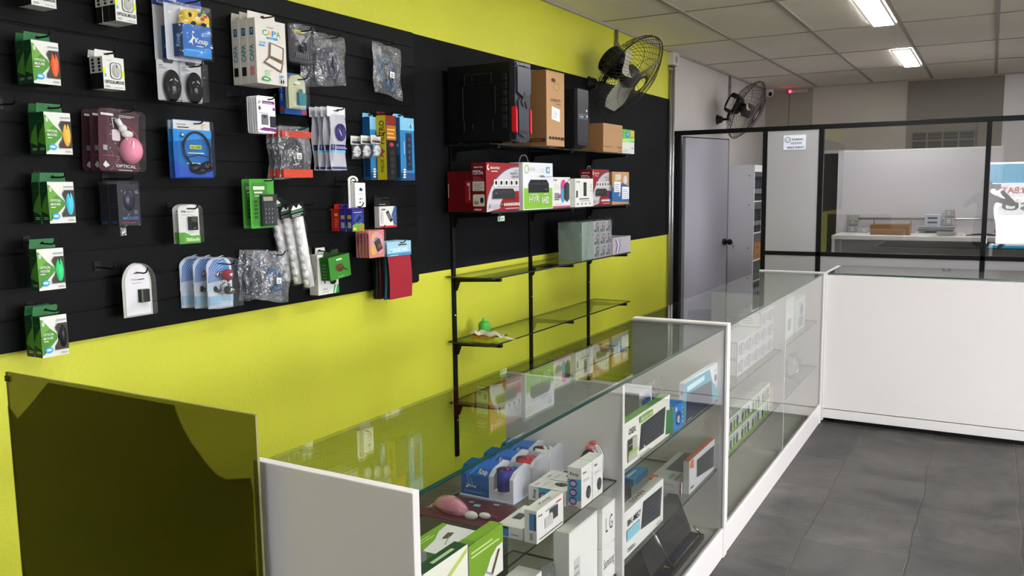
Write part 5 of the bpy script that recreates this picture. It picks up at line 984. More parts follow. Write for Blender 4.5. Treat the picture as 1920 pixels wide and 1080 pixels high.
set_at(r, -1.12, 1.38, T1, 'blue box under the flat lying lime card box', 'product box')
def knup_box(flat):
    r = empty('card_reader_box'); w, h, d = (.145, .032, .075) if flat else (.152, .088, .036); q = M(); q.box(0, 0, 0, d, w, h, C('#e9e6e1', .4)); f, l, t = faces(q, d, w, h)
    if flat: l.rect(.0, .1, .45, .9, C('#3a86c4', .4)); l.rect(0, .75, .45, .95, C('#1d3a5c', .4)); l.lines(.55, .3, .95, .6, 1, GRY); t.rect(.08, .1, .5, .6, C('#e9e6e1', .4)); t.rect(.34, .46, .62, .8, C('#55565c', .4)); t.lines(.3, .2, .7, .34, 1, GRY)
    else: f.txt('Knup', .06, .78, .07, INK, .14); f.rect(.46, .4, .78, .78, C('#3a3b40', .4)); f.rect(.46, .52, .56, .66, WHITE); f.rect(.28, .3, .58, .6, C('#c9c6c0', .4)); f.lines(.3, .8, .72, .88, 1, GRY); f.lines(.7, .84, .92, .94, 1, C('#b8303a', .4)); f.rect(.08, .1, .95, .12, INK); l.rect(.4, .4, .95, .9, C('#3a86c4', .4)); l.rect(.82, .4, .95, .9, C('#1d3a5c', .4)); l.rect(.45, .1, .7, .32, GRY); t.txt('Knup', .3, .35, .3, C('#8b8680', .4), .4)
    q.build('carton_body', r, .001); return r
set_at(knup_box(True), -1.078, 1.785, T1, 'small white card reader box lying flat beside the pink mouse', 'card reader box', 'small white card reader boxes')
set_at(knup_box(False), -.996, 1.782, T1, 'small white card reader box standing at the shelf edge', 'card reader box', 'small white card reader boxes')
def speaker_box():
    r = empty('speaker_box'); w, h, d = .073, .118, .043; q = M(); q.box(0, 0, 0, d, w, h, C('#e9e6e1', .4)); f, l, t = faces(q, d, w, h); f.txt('Knup', .15, .82, .06, INK, .3); f.lines(.15, .62, .85, .7, 2, GRY); f.ell(.64, .3, .21, .16, C('#2b2b2e', .3)); f.ell(.64, .3, .14, .105, C('#55565c', .3)); f.ell(.64, .3, .05, .04, INK)
    l.poly([(0, .12), (1, .2), (1, .72), (0, .7)], C('#4fa8cc', .4)); l.txt('Knup', .2, .8, .08, INK, .6)
    for z in (.6, .38, .17): l.ell(.42, z, .28, .1, C('#4a2f7e', .4)); l.ell(.42, z, .2, .06, C('#b8a4d8', .4))
    l.lines(.1, .02, .9, .1, 1, C('#b8488c', .4)); q.build('carton_body', r, .001); return r
for y, w_ in ((2.05, 'white and blue speaker box standing nearest the flat ones'), (2.126, 'white speaker box standing next to the earphone cases')): set_at(speaker_box(), -1.004, y, T1, w_, 'speaker box', 'white and blue speaker boxes')
for y, w_ in ((2.045, 'white and blue speaker box lying flat, nearer the camera'), (2.121, 'white speaker box lying flat, behind the first flat one')):
    r = speaker_box(); put(r, -1.01, y, T1+.0435, 0, -PI/2*-1, 0); r.rotation_euler = (0, -PI/2, 0); r.location = (-1.01, y, T1); tag(r, w_, 'speaker box', 'white and blue speaker boxes')
def ear_case(col):
    r = empty('earphone_case'); q = M(); q.T = Matrix.Translation((0, 0, .058)); q.ell((0, 0, 0), (.034, .012, .057), C(col, .35), 18, 12); q.tube([(.034*math.cos(a), 0, .057*math.sin(a)) for a in [2*PI*i/24 for i in range(24)]], .003, C('#d8d6d4', .3), 6, True); q.build('case_shell', r)
    q = M(); q.ell((0, 0, .118), (.014, .009, .006), C('#d85a66', .3)); q.build('hang_clip', r)
    q = M(); q.T = Matrix.Translation((0, 0, .06)); q.ell((0, 0, 0), (.04, .017, .06), CLEAR, 16, 10); q.build('clear_cover', r); return r
set_at(ear_case('#1c1e26'), -1.02, 2.235, T1, 'oval black earphone case with red clip near the divider', 'earphone case', 'oval earphone cases')
set_at(ear_case('#e2e0dc'), -1.03, 2.285, T1, 'oval white earphone case with red clip against the divider', 'earphone case', 'oval earphone cases')
def white_box(w, h, d, txt=None, sticker=False):
    r = empty('white_box'); q = M(); q.box(0, 0, 0, d, w, h, C('#ecebe6', .5)); f, l, t = faces(q, d, w, h)
    if txt: f.txt(txt, .25 if len(txt) < 4 else .1, .34 if len(txt) < 4 else .42, .36 if len(txt) < 4 else .26, C('#2b2928', .6), .52 if len(txt) < 4 else .8, False)
    if sticker: f.rect(.14, .1, .36, .62, C('#d0cec8', .5)); f.lines(.17, .14, .34, .58, 5, GRY)
    f.lines(.0, .985, 1, 1., 1, PALE); q.build('carton_body', r, .0015); return r
GW = 'plain white boxes in the first counter'
set_at(white_box(.195, .24, .05, None, True), -1.035, 2.02, T2, 'tall plain white box with a pale sticker, left of the lettered boxes', 'white box', GW)
set_at(white_box(.1, .115, .06, 'Samsung'), -1.03, 2.217, T2, 'white box handwritten Samsung under the LG box', 'white box', GW)
set_at(white_box(.1, .13, .06, 'L G'), -1.03, 2.217, T2+.116, 'white box handwritten LG on top of the Samsung box', 'white box', GW)
set_at(white_box(.17, .205, .07, None), -1.05, 1.675, T2, 'plain white box at the lower left of the first counter', 'white box', GW)
r = bag(.15, .15, .08, 1, False, None, 41, 'cable_bag', '#1d1e22', .045); set_at(r, -1.08, 1.865, T2, 'bag of black cables between the plain white boxes', 'cable bag')
# second bay of the first counter
r = empty('keyboard_box'); q = M(); w, h, d = .435, .15, .03; q.box(0, 0, 0, d, w, h, C('#eceadf', .4), T=C('#6fa04a', .4), R=C('#2c6b3a', .4), L=C('#b8d08a', .4)); f, l, t = faces(q, d, w, h); KB = C('#2b2e33', .35)
f.poly([(.3, .16), (.86, .14), (.9, .78), (.34, .74)], KB)
for i in range(5): f.lines(.35, .22+i*.1, .85, .27+i*.1, 1, C('#454a52', .35), .6)
f.ell(.4, .2, .012, .03, WHITE); f.txt('OEX', .08, .7, .12, INK, .14); f.rr(.3, .8, .58, .94, .02, C('#7fae4e', .4)); f.txt('TECLADO USB', .32, .835, .06, C('#e6f0c8', .4), .24); f.rect(.06, .1, .24, .6, C('#b9b8ae', .4)); f.rect(.06, .48, .14, .6, INK); f.rect(.06, .34, .14, .46, INK); f.rect(.06, .26, .24, .33, C('#9cc04a', .4)); f.lines(.28, .04, .6, .1, 1, GRY); t.rect(.6, .2, .9, .8, C('#4d8a3a', .4)); q.build('carton_body', r, .001)
q = M(); q.poly([(d, w*.9, .01), (d+.012, w*1.02, .008), (d+.008, w*1.03, h*.62), (d, w*.92, h*.66)], C('#3a7a40', .4)); q.build('open_flap', r)
set_at(r, -1.01, 2.412, T1, 'white keyboard box with green top, second bay of first counter', 'keyboard box', 'white keyboard boxes')
r = empty('keyboard_box'); q = M(); w, h, d = .46, .158, .022; q.box(0, 0, 0, d, w, h, C('#e6e8ec', .4)); f, l, t = faces(q, d, w, h); TEAL = C('#3fa0b8', .4); f.poly([(0, 0), (1, 0), (1, .25), (.8, .55), (.7, .95), (.0, 1)], TEAL); f.poly([(.03, 0), (.8, 0), (.76, .62), (.05, .7)], C('#30374a', .4)); f.lines(.06, .76, .6, .92, 1, C('#cfe8f0', .4), .8); f.ell(.88, .62, .035, .1, INK); f.lines(.85, .35, .94, .5, 2, WHITE); f.lines(.82, .82, .98, .92, 1, C('#8fd0c8', .4)); f.lines(.06, .04, .2, .1, 1, WHITE); l.ell(.5, .75, .25, .05, GRY); q.build('carton_body', r, .001)
set_at(r, -.996, 3.0, T1, 'large teal and white keyboard box standing in second bay', 'keyboard box', 'white keyboard boxes')
r = empty('product_box'); q = M(); w, h, d = .13, .165, .24; q.box(0, 0, 0, d, w, h, C('#b9b9bc', .45), L=C('#8f8f92', .45), T=C('#d2d2d6', .45)); l = Fr(q, (0, 0, 0), (d, 0, 0), (0, 0, h))
l.lines(.1, .1, .9, .8, 6, INK, .18); f = Fr(q, (d, 0, 0), (0, w, 0), (0, 0, h)); f.rect(.2, .1, .9, .8, C('#2a62a0', .4)); q.build('carton_body', r, .001)
set_at(r, -1.3, 2.75, T1, 'grey box with dark print behind the white and green keyboard box', 'product box')
r = bag(.2, .15, .1, 1, False, None, 52, 'cable_bag', '#2a2c34', .05); set_at(r, -1.16, 2.9, T1+.005, 'clear bag of dark cable behind the small blue box', 'cable bag')
r = empty('product_box'); q = M(); w, h, d = .115, .098, .06; q.box(0, 0, 0, d, w, h, C('#2a7fc8', .4), L=C('#b9d08a', .4)); f, l, t = faces(q, d, w, h); f.ell(.5, .45, .28, .28, C('#16457a', .4)); f.txt('e', .38, .28, .4, WHITE); f.ell(.25, .85, .09, .09, WHITE); f.lines(.8, .2, .95, .9, 4, C('#9cd0f0', .4)); q.build('carton_body', r, .001)
set_at(r, -1.032, 2.866, T1, 'small blue box between the two large keyboard boxes', 'product box')
def slim_keyboard_box():
    r = empty('keyboard_box'); q = M(); w, h, d = .4, .024, .135; q.box(0, 0, 0, d, w, h, C('#c9c8ca', .4), L=C('#d6d5d7', .4)); t = Fr(q, (d, 0, h), (0, w, 0), (-d, 0, 0)); t.poly([(.3, .2), (.96, .2), (.96, .8), (.3, .8)], C('#55565a', .4)); t.rect(.0, .78, .1, 1, C('#d9743a', .4)); t.lines(.05, .2, .25, .6, 2, GRY); l = Fr(q, (0, 0, 0), (d, 0, 0), (0, 0, h)); l.rect(0, .6, .28, 1, C('#d9743a', .4)); l.lines(.4, .3, .9, .6, 1, GRY); l.rect(.95, 0, 1, 1, C('#a8304a', .4)); q.build('carton_body', r, .0008); return r
set_at(slim_keyboard_box(), -1.138, 3.06, T2, 'silver keyboard box lying flat, lower one of the two', 'keyboard box', 'silver keyboard boxes')
set_at(slim_keyboard_box(), -1.138, 3.062, T2+.0245, 'silver keyboard box lying flat, upper one of the two', 'keyboard box', 'silver keyboard boxes')
r = empty('keyboard_box'); q = M(); w, h, d = .345, .135, .024; q.box(0, 0, 0, d, w, h, C('#d3d2d4', .4), T=C('#d9743a', .4)); f, l, t = faces(q, d, w, h); f.poly([(.28, .3), (.98, .1), (.98, .8), (.28, .84)], C('#3c3d42', .35)); f.poly([(.02, .78), (.16, .7), (.16, .98), (.04, .98)], C('#d9743a', .4)); f.txt('oex', .05, .12, .1, INK, .12); l.txt('KB', .7, .6, .1, INK, None, True, 90); q.build('carton_body', r, .001)
set_at(r, -1.0, 3.075, T2, 'silver keyboard box with orange top, standing in second bay', 'keyboard box', 'silver keyboard boxes')
r = empty('product_box'); q = M(); w, h, d = .16, .03, .1; q.box(0, 0, 0, d, w, h, C('#2f8fd0', .4), L=C('#2274b0', .4)); t = Fr(q, (d, 0, h), (0, w, 0), (-d, 0, 0)); t.lines(.1, .3, .8, .6, 1, WHITE); q.build('carton_body', r, .001)
set_at(r, -1.3, 3.06, T2, 'flat blue box at the back of the middle shelf', 'product box')
r = empty('keyboard_box'); q = M(); w, h, d = .385, .158, .034; q.box(0, 0, 0, d, w, h, C('#efedea', .4)); f, l, t = faces(q, d, w, h); f.poly([(.42, .3), (.92, .18), (.96, .84), (.47, .88)], C('#33363d', .35))
for i in range(5): f.lines(.48, .34+i*.1, .9, .39+i*.1, 1, C('#4a4e57', .35), .6)
f.txt('BK-M57', .1, .66, .12, INK, .3); f.rect(.08, .34, .38, .58, C('#8fcfe0', .4)); f.lines(.1, .1, .3, .2, 2, INK); f.lines(.8, .06, .94, .12, 1, GRY); t.txt('LOVIN', .3, .3, .5, C('#55524e', .4), .3); q.build('carton_body', r, .001)
set_at(r, -1.015, 2.405, T2, 'white keyboard box marked BK-M57 on the middle shelf', 'keyboard box', 'white keyboard boxes')
# folding notebook stand on the counter floor (local: x out, y along the counter)
r = empty('notebook_stand'); K2 = C('#232326', .35)
q = M(); q.add([(-.045, -.02, .042), (-.045, .465, .042), (-.115, .46, .215), (-.115, -.02, .215), (-.053, -.02, .04), (-.053, .465, .04), (-.123, .46, .213), (-.123, -.02, .213)], [(0, 1, 2, 3), (7, 6, 5, 4), (0, 4, 5, 1), (1, 5, 6, 2), (2, 6, 7, 3), (3, 7, 4, 0)], K2); q.build('board', r)
q = M(); q.box(-.3, -.09, 0, 0, .5, .022, C('#17171a', .3)); q.box(-.038, .2, .022, -.02, .42, .024, C('#2f3a78', .3)); q.box(-.016, .14, .022, -.01, .46, .028, CHROME); q.build('base_tray', r, .003)
for a, b in (((-.012, .12, .026), (-.036, -.02, .217)), ((-.012, .485, .026), (-.036, .468, .06)), ((-.25, .06, .026), (-.12, .02, .2))):
    q = M(); q.tube([b, a, (a[0]-.03, a[1]-.002, a[2])], .005, CHROME, 8); q.build('chrome_leg', r)
set_at(r, -.985, 2.82, T0+.001, 'black folding notebook stand with chrome legs on the counter floor', 'notebook stand')

# ------------------------------------------------------------------ goods inside the second display counter
def white_small(w=.15, h=.082, d=.12):
    r = empty('white_box'); q = M(); q.box(0, 0, 0, d, w, h, C('#d2d1d3', .45)); f, l, t = faces(q, d, w, h); f.rect(.1, .2, .26, .8, C('#8b8d92', .4)); f.rr(.34, .15, .62, .85, .1, C('#74767c', .4)); f.ell(.48, .62, .08, .15, PALE); f.ell(.48, .34, .08, .15, PALE); f.rect(.72, .3, .9, .75, C('#9fa1a6', .4)); l.rect(.05, .08, .95, .92, C('#f2f1f0', .45)); l.lines(.2, .25, .75, .7, 3, GRY, .25); q.build('carton_body', r, .001); return r
wb = white_small(); GB_ = 'small white boxes in the second counter'
cols = ['first', 'second', 'third', 'fourth', 'fifth']
fst = True
for j in range(3):
    for i in range(5):
        if j == 2 and i < 3: continue
        o = wb if fst else dup(wb); fst = False
        o['label'] = 'small white box in the second counter, %s row, %s from the camera end' % (('bottom', 'middle', 'top')[j], cols[i] if not (j == 2) else cols[i-3]); o['category'] = 'white box'; o['group'] = GB_
        put(o, -1.125, 4.09-.21+.15*i+(.002*j), T1+.0825*j, .01*((i*7+j*3) % 3-1))
def green_small(w=.2, h=.082, d=.14):
    r = empty('green_white_box'); q = M(); q.box(0, 0, 0, d, w, h, C('#e4e6e0', .45), L=C('#7fae3c', .4)); f, l, t = faces(q, d, w, h); f.poly([(0, 0), (1, 0), (1, .25), (.0, .2)], C('#8fb85a', .4)); f.ell(.22, .45, .1, .28, C('#55585e', .4)); f.rect(.4, .2, .56, .7, C('#6f9a44', .4)); f.ell(.75, .5, .11, .3, C('#6b6e74', .4)); f.lines(.1, .82, .9, .94, 1, GRY); q.build('carton_body', r, .001); return r
gs = green_small(); fst = True
for j in range(2):
    for i in range(4):
        o = gs if fst else dup(gs); fst = False
        o['label'] = 'green and white box in the second counter, %s row, %s from the camera end' % (('bottom', 'top')[j], cols[i]); o['category'] = 'green and white box'; o['group'] = 'green and white boxes in the second counter'
        put(o, -1.115, 3.63+.202*i, T2+.0825*j)
r = empty('cardboard_box'); q = M(); q.box(0, 0, 0, .2, .2, .1, C('#c8b9a8', .6), L=C('#b7a693', .6)); f, l, t = faces(q, .2, .2, .1); f.rect(.2, .3, .6, .7, PALE); q.build('carton_body', r, .001); set_at(r, -1.2, 4.44, T2, 'pale cardboard box on the middle shelf of second counter', 'cardboard box')
r = empty('printer_box'); q = M(); q.box(0, 0, 0, .2, .34, .2, C('#46536a', .45), L=C('#3b475c', .45)); f, l, t = faces(q, .2, .34, .2); f.rect(.5, .1, .62, .9, C('#6f86a6', .4)); f.lines(.66, .3, .92, .7, 3, C('#8a9cb8', .4)); f.rect(.08, .2, .42, .8, C('#2d3646', .4)); q.build('carton_body', r, .001); set_at(r, -1.24, 4.78, T2, 'blue grey box on the middle shelf past the counter divider', 'product box')
r = bag(.22, .15, .12, 1, False, None, 77, 'cable_bag', '#f4f3f0', .06, 0, 9); set_at(r, -1.1, 5.22, T2+.004, 'clear bag of white cables on the middle shelf of second counter', 'cable bag')
r = empty('product_box'); q = M(); w, h, d = .42, .235, .12; q.box(0, 0, 0, d, w, h, C('#e3e8e2', .45), L=C('#c9d8c8', .4)); f, l, t = faces(q, d, w, h); f.rect(.0, .74, .5, .92, C('#9ccf9a', .4)); f.lines(.05, .77, .4, .89, 1, C('#5f9a62', .4)); f.rect(.52, .1, .96, .7, C('#f2f2f0', .4)); f.rect(.6, .2, .8, .5, C('#7f9aa0', .4)); q.build('carton_body', r, .001); set_at(r, -1.12, 4.72, T1, 'large white box with pale green band past the counter divider', 'product box')
r = empty('product_box'); q = M(); w, h, d = .3, .2, .12; q.box(0, 0, 0, d, w, h, C('#dfe5e4', .45)); f, l, t = faces(q, d, w, h); f.ell(.6, .62, .16, .2, C('#5f8a96', .4)); f.rect(.3, .1, .8, .4, C('#89989c', .4)); f.lines(.2, .84, .8, .94, 1, C('#9ccf9a', .4)); q.build('carton_body', r, .001); set_at(r, -1.12, 5.2, T1, 'white box with grey picture at the far end of second counter', 'product box')

# brown stool behind the second counter
r = empty('stool', (-1.88, 6.45, 0), 0, 'round brown stool behind the second counter, seen through its glass top', 'stool')
q = M(); q.tube([(0, 0, .54), (0, 0, .55), (0, 0, .6), (0, 0, .605)], .19, C('#3d2822', .5), 28); q.build('seat', r)
for a in range(4):
    an = PI/4+a*PI/2; q = M(); q.tube([(math.cos(an)*.12, math.sin(an)*.12, .54), (math.cos(an)*.2, math.sin(an)*.2, 0)], .012, BLKM, 8); q.build('leg', r)
q = M(); q.tube([(math.cos(t)*.17, math.sin(t)*.17, .2) for t in [2*PI*i/24 for i in range(24)]], .008, BLKM, 6, True); q.build('foot_ring', r)

# ------------------------------------------------------------------ room behind the partition
q = M(); q.box(-1.45, 9.6, 0, .08, 9.63, 1.945, C('#cfcbd0', .5)); q.box(-1.45, 9.598, 1.94, .085, 9.632, 1.955, WP)
tag(q.build('white_screen_panel'), 'wide white board standing behind the workbench in the back room', 'board')
r = empty('workbench', (-1.4, 9.0, 0), 0, 'long white workbench against the white board in the back room', 'workbench')
q = M(); q.box(0, 0, 1.045, 2.9, .59, 1.085, MDF); q.build('worktop', r, .002)
q = M(); q.box(0, .02, 0, .03, .57, 1.045, MDF); q.build('side_panel', r); q = M(); q.box(2.86, .02, 0, 2.89, .57, 1.045, MDF); q.build('side_panel', r)
q = M(); q.box(.03, .5, 0, 2.86, .53, 1.045, C('#8b898a', .5)); q.box(1.4, .03, 0, 1.43, .5, 1.045, MDF); q.build('back_panel', r)
BZ = 1.0855
q = M(); q.tube([(-1.3, 9.575, 1.235), (1.4, 9.575, 1.235)], .012, ALU, 10); tag(q.build('conduit_pipe'), 'long horizontal metal conduit above the workbench', 'pipe')
def socket_stack(n, x, z, label):
    r = empty('power_socket', (x, 9.6, z), 0, label, 'power socket', 'grey power sockets above the workbench')
    for i in range(n):
        q = M(); q.box(0, -.045, -.085*i, .085, 0, -.085*i+.075, C('#aeb0b2', .4), T=ALU); f = Fr(q, (0, -.0455, -.085*i), (.085, 0, 0), (0, 0, .075)); f.rr(.15, .12, .85, .88, .1, C('#8a8c90', .4)); f.rect(.3, .25, .7, .75, WHITE); f.ell(.42, .5, .05, .06, INK); f.ell(.58, .5, .05, .06, INK); q.build('socket_box', r, .003)
socket_stack(2, -1.32, 1.17, 'stack of grey power sockets at the left end of the workbench')
socket_stack(3, -.41, 1.26, 'stack of grey power sockets at the middle of the workbench')
q = M(); q.box(-1.32, 9.53, 1.215, -1.22, 9.6, 1.275, C('#9fa096', .5)); tag(q.build('junction_box', None, .003), 'olive grey junction box at the left end of the conduit', 'box')
q = M(); q.box(-1.2, 9.5, BZ, -1.11, 9.56, BZ+.055, C('#b5b6b8', .4)); f = Fr(q, (-1.2, 9.4995, BZ), (.09, 0, 0), (0, 0, .055)); f.rect(.3, .3, .7, .8, WHITE); tag(q.build('power_socket', None, .003), 'single grey power socket lying beside the left socket stack', 'power socket')
r = empty('cardboard_tray', (-1.06, 9.2, BZ), 0, 'open shallow cardboard box on the workbench', 'cardboard box')
q = M(); q.box(0, 0, 0, .36, .003, .1, KRAFT2); q.box(0, .25, 0, .36, .253, .1, KRAFT); q.box(0, 0, 0, .003, .25, .1, KRAFT); q.box(.357, 0, 0, .36, .25, .1, KRAFT); q.box(0, 0, 0, .36, .25, .003, KRAFT); q.build('tray_body', r)
q = M(); q.poly([(0, .25, .1), (.0, .253, .16), (.02, .2, .1)], KRAFT); q.poly([(.36, .25, .1), (.36, .253, .16), (.34, .2, .1)], KRAFT); q.build('flap', r)
def laptop(x, y, z, label, col, w=.32):
    r = empty('laptop', (x, y, z), 0, label, 'laptop', 'closed laptops on the workbench'); q = M(); q.box(0, 0, 0, w, .22, .012, C(col, .3, .3)); q.build('laptop_base', r, .003); q = M(); q.box(0, 0, .013, w, .22, .02, C('#3b3c40', .25, .4), T=C('#c9ccd0', .2, .6)); q.build('laptop_lid', r, .003)
laptop(-.63, 9.22, BZ+.041, 'closed dark laptop on top of the white trays', '#55585e'); laptop(-.62, 9.23, BZ+.0615, 'closed silver laptop topmost of the pile on the workbench', '#8b8e94')
q = M(); q.box(-.66, 9.15, BZ, -.22, 9.42, BZ+.018, WP); q.box(-.65, 9.16, BZ+.018, -.23, 9.41, BZ+.022, PALE); tag(q.build('white_tray', None, .003), 'flat white tray under the laptops on the workbench', 'tray')
q = M(); q.box(-.45, 9.1, BZ+.0225, -.29, 9.24, BZ+.04, C('#8d9096', .3, .3)); tag(q.build('disc_drive', None, .002), 'thin grey disc drive lying on the white tray', 'disc drive')
r = empty('drawer_organizer', (-.6, 9.43, BZ), 0, 'pale blue upright organizer with four slots on the workbench', 'organizer')
q = M(); q.box(.02, 0, 0, .165, .1, .2, C('#b9c3d0', .4)); f = Fr(q, (.02, -.0005, 0), (.145, 0, 0), (0, 0, .2))
for i in range(4): f.rect(.2, .12+i*.22, .8, .2+i*.22, INK)
q.build('body', r, .003)
q = M()
for i in range(6): q.tube([(-.2+.02*i, 9.2+.02*i, BZ+.008), (-.1+.02*i, 9.24-.03*(i % 3), BZ+.02), (.02, 9.2+.015*i, BZ+.01), (.06, 9.26, BZ+.008)], .006, INK, 6)
tag(q.build('loose_cables'), 'small heap of black cables on the workbench beside the post', 'cables')
r = empty('handbag', (.05, 9.3, BZ), 0, 'brown bag on the workbench behind the right glass pane', 'bag'); q = M(); q.ell((.06, .08, .045), (.075, .06, .045), C('#a5786a', .6)); q.build('bag_body', r); q = M(); q.tube([(.03, .08, .08), (.04, .08, .1), (.09, .08, .1), (.1, .08, .08)], .012, INK, 8); q.build('bag_handle', r)
# storage shelf seen through the door
r = empty('storage_shelf', (-2.56, 8.75, 0), 0, 'grey storage shelf of black goods seen through the open door', 'storage shelf')
q = M(); q.box(0, 0, 0, .43, .02, 1.81, C('#d3d1da', .5))
for z in (.4, .95, 1.4, 1.7): q.cyl((.38, -.002, z), (.38, 0, z), .008, C('#77767c', .4), 8)
q.build('side_panel', r); q = M(); q.box(0, .9, 0, .43, .92, 1.81, GREYP); q.build('side_panel', r)
q = M(); q.box(0, .02, 0, .02, .9, 1.81, GREYP); q.build('back_panel', r); q = M(); q.box(.02, .02, 1.74, .43, .9, 1.81, WP); q.build('header', r)
for z in (.1, .82, 1.11, 1.44):
    q = M(); q.box(.02, .02, z-.012, .43, .9, z, WP); q.build('shelf_board', r)
def toner(label, y, z, h=.26):
    r = empty('black_box', (-2.33, y, z), 0, label, 'black box', 'black boxes in the storage shelf'); q = M(); q.box(0, 0, 0, .19, .075, h, C('#1d1e24', .35)); f, l, t = faces(q, .19, .075, h); f.rect(.1, .3, .9, .5, C('#8d8e96', .4)); f.lines(.1, .6, .9, .9, 3, C('#5a5b66', .4)); f.rect(.1, .05, .9, .15, C('#44454e', .4)); q.build('carton_body', r, .001)
for j, z in enumerate((1.1105, 1.4405)):
    for i in range(5 if j else 4): toner('black product box on the %s shelf of the storage unit, %s from the door side' % (('lower', 'upper')[j], cols[i]), 8.79+.082*i, z, (.24, .25)[j])
for i, z in enumerate((.8205, .9105)):
    r = empty('cardboard_box', (-2.4, 8.85, z), 0, ('lower', 'upper')[i]+' brown cardboard box inside the storage shelf', 'cardboard box', 'brown boxes in the storage shelf'); q = M(); q.box(0, 0, 0, .26, .36, .088, C('#9a7048', .7)); f, l, t = faces(q, .26, .36, .088); f.lines(.2, .3, .6, .6, 2, KINK); q.build('carton_body', r, .001)

# ------------------------------------------------------------------ shop front behind the camera (seen mirrored in the partition glass)
q = M()
for x in (-.13, 1.86): q.box(x, YS-.1, 0, x+.04, YS-.04, 2.0, ALU)
q.box(-.13, YS-.1, 1.96, 1.9, YS-.04, 2.0, ALU); q.box(-.13, YS-.1, 0, 1.9, YS-.04, .04, ALU)
struct(q, 'window_3')
def emis(name, h, s):
    m, nt, out = new_mat(name); e = nd(nt, 'ShaderNodeBsdfTranslucent'); e.inputs['Color'].default_value = lin(h); d = nd(nt, 'ShaderNodeBsdfDiffuse'); d.inputs['Color'].default_value = lin(h); mx = nd(nt, 'ShaderNodeMixShader'); mx.inputs[0].default_value = .3
    nt.links.new(e.outputs[0], mx.inputs[1]); nt.links.new(d.outputs[0], mx.inputs[2]); nt.links.new(mx.outputs[0], out.inputs[0]); return m
CY = emis('cyan_film', '#28c4dc', 1); PW = emis('poster_paper', '#f4f4f4', 1); PR = emis('poster_red', '#c02030', 1); PK = emis('poster_ink', '#303036', 1)
q = M(); q.box(-.09, YS-.075, 1.58, 1.86, YS-.072, 1.93, CY)
for i in range(18): q.box(-.05+i*.105, YS-.07, 1.62, -.04+i*.105, YS-.068, 1.84, C('#1f7f96', .5))
tag(q.build('cyan_banner'), 'cyan banner across the top of the shop window behind the camera', 'banner')
def poster(x, z, w, h, t, mt, label):
    q = M(); q.box(x, YS-.066, z, x+w, YS-.064, z+h, PW); f = Fr(q, (x+w, YS-.0635, z), (-w, 0, 0), (0, 0, h)); f.txt(t, .12, .3, .45, mt, .76); tag(q.build('poster'), label, 'poster', 'posters on the shop window')
poster(.08, 1.33, .6, .24, 'IM:BAT', PR, 'white poster with red lettering on the shop window'); poster(.1, 1.0, .6, .31, 'SU', PK, 'white poster with dark lettering below the red one')
q = M(); q.box(-8, -14, -.14, 18, 14, -.11, painted('pale_concrete', '#b4b2af', .3, 30, .9)); struct(q, 'street')  # street ground out of view, made pale to bounce daylight up to the ceiling
q = M(); q.box(-8, -14.3, -.1, 18, -14, 2.9, painted('street_wall', '#e6e9f2', .1, 20, .8)); struct(q, 'wall_street')

# ------------------------------------------------------------------ the photographer, seen as a silhouette in the glass
r = empty('person', (-.08, -.33, 0), 0, 'person in dark clothes holding up a phone, mirrored in the right glass pane', 'person')
J = [((0, 0, .93), .15), ((0, 0, 1.08), .13), ((0, .0, 1.25), .15), ((0, 0, 1.36), .13), ((0, 0, 1.44), .055), ((0, .03, 1.5), .06),
     ((-.17, 0, 1.33), .06), ((-.3, .06, 1.22), .045), ((-.08, .2, 1.45), .03), ((.17, 0, 1.33), .06), ((.4, .05, 1.24), .047), ((.2, .2, 1.47), .03),
     ((-.1, 0, .86), .1), ((-.11, .01, .48), .065), ((-.11, 0, .07), .045), ((.1, 0, .86), .1), ((.11, .01, .48), .065), ((.11, 0, .07), .045), ((-.11, .14, .035), .035), ((.11, .14, .035), .035)]
E = [(0, 1), (1, 2), (2, 3), (3, 4), (4, 5), (3, 6), (6, 7), (7, 8), (3, 9), (9, 10), (10, 11), (0, 12), (12, 13), (13, 14), (0, 15), (15, 16), (16, 17), (14, 18), (17, 19)]
me = bpy.data.meshes.new('body'); me.from_pydata([j[0] for j in J], E, [])
bo = bpy.data.objects.new('body', me); COL.objects.link(bo); bo.parent = r; bo.modifiers.new('skin', 'SKIN')
for i, j in enumerate(J): me.skin_vertices[0].data[i].radius = (j[1], j[1]*.8)
me.skin_vertices[0].data[0].use_root = True
me.materials.append(C('#2a2c33', .8)); sb = bo.modifiers.new('smooth', 'SUBSURF'); sb.levels = 1; sb.render_levels = 2
SK = C('#9a6d55', .6); q = M(); q.ell((0, .02, 1.53), (.075, .09, .105), SK, 20, 14); q.ell((0, .115, 1.52), (.012, .016, .02), SK, 8, 6)
for s in (-1, 1): q.ell((s*.076, .02, 1.525), (.01, .02, .028), SK, 8, 6); q.ell((s*.03, .1, 1.545), (.012, .008, .007), WHITE, 8, 6); q.ell((s*.03, .107, 1.545), (.005, .004, .005), INK, 8, 6)
q.box(-.022, .098, 1.478, .022, .106, 1.484, C('#7a4038', .6)); q.build('head', r)
q = M(); q.ell((0, .0, 1.56), (.082, .092, .085), C('#1a1614', .8), 18, 10); q.build('hair', r)
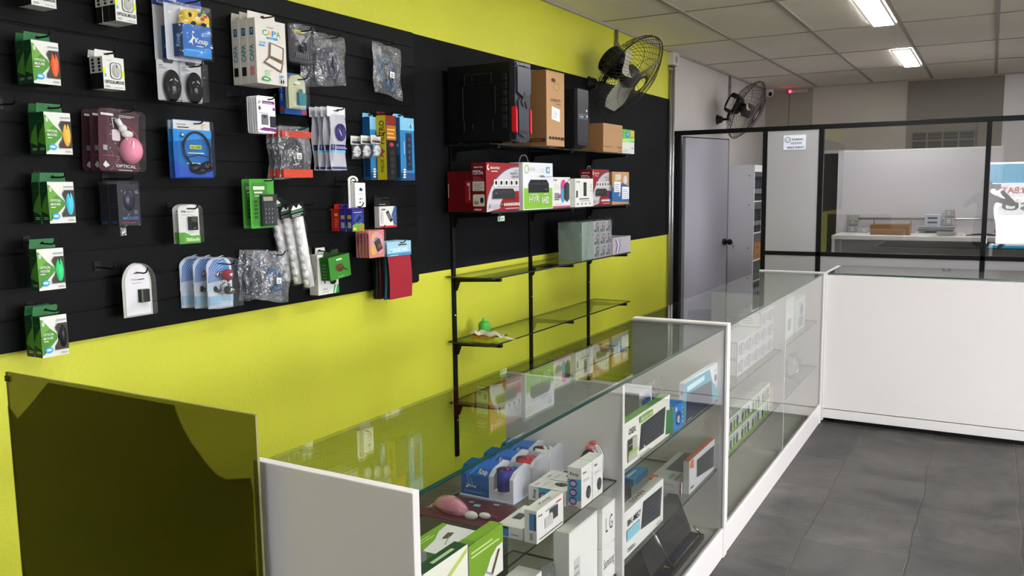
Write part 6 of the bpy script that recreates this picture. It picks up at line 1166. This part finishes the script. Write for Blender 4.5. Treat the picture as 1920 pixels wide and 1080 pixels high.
for s, hx, hy, hz in ((-1, -.05, .245, 1.49), (1, .16, .245, 1.51)):
    q = M(); q.ell((hx, hy-.02, hz), (.022, .03, .035), SK, 12, 8)
    for k in range(4): q.tube([(hx, hy, hz+.02-.014*k), (hx-s*.02, hy+.03-.002*k, hz+.024-.014*k), (hx-s*.045+s*.004*k, hy+.03, hz+.022-.014*k)], .0075, SK, 8, False, .006)
    q.tube([(hx, hy-.02, hz-.02), (hx-s*.025, hy-.01, hz-.034), (hx-s*.045, hy+.0, hz-.032)], .009, SK, 8, False, .007); q.build('hand', r)
q = M(); q.box(-.04, -.075, 1.5, .12, -.066, 1.575, C('#15161a', .3)); f = Fr(q, (.12, -.0755, 1.5), (-.16, 0, 0), (0, 0, .075)); f.rect(.03, .05, .97, .95, C('#8fa0b0', .2)); tag(q.build('phone', None, .003), 'dark phone held up by the person behind the camera', 'phone')

# ------------------------------------------------------------------ light
w = bpy.data.worlds.new('sky'); SC.world = w; w.use_nodes = True; nt = w.node_tree
bg = nt.nodes['Background']; sk = nt.nodes.new('ShaderNodeTexSky'); sk.sky_type = 'HOSEK_WILKIE'; sk.turbidity = 6; sk.ground_albedo = .5; sk.sun_direction = (.3, .3, .9)
mxw = nt.nodes.new('ShaderNodeMix'); mxw.data_type = 'RGBA'; mxw.inputs[0].default_value = .75; mxw.inputs[7].default_value = (1.0, .99, .99, 1)
nt.links.new(sk.outputs[0], mxw.inputs[6]); nt.links.new(mxw.outputs[2], bg.inputs[0]); bg.inputs[1].default_value = 12.6
def area(name, loc, rot, sx, sy, e, col=(1, 1, 1), portal=False):
    l = bpy.data.lights.new(name, 'AREA'); l.shape = 'RECTANGLE'; l.size = sx; l.size_y = sy; l.energy = e; l.color = col
    if portal: l.cycles.is_portal = True
    o = bpy.data.objects.new(name, l); COL.objects.link(o); o.location = loc; o.rotation_euler = rot; return o
area('window_daylight', (.885, YS-.12, 1.0), (PI/2, 0, 0), 2.0, 2.0, 1, (1, 1, 1), True)
area('added_window_portal', (XR+.12, 2.8, 1.23), (PI/2, 0, PI/2), 4.2, 2.25, 1, (1, 1, 1), True)  # sky portal in the added side window
SC.cycles.max_bounces = 10; SC.cycles.transparent_max_bounces = 40; SC.cycles.diffuse_bounces = 5; SC.cycles.glossy_bounces = 4
SC.cycles.caustics_reflective = False; SC.cycles.caustics_refractive = False; SC.cycles.sample_clamp_indirect = 6
SC.view_settings.view_transform = 'Standard'; SC.view_settings.look = 'None'; SC.view_settings.exposure = 0.62; SC.view_settings.gamma = 1
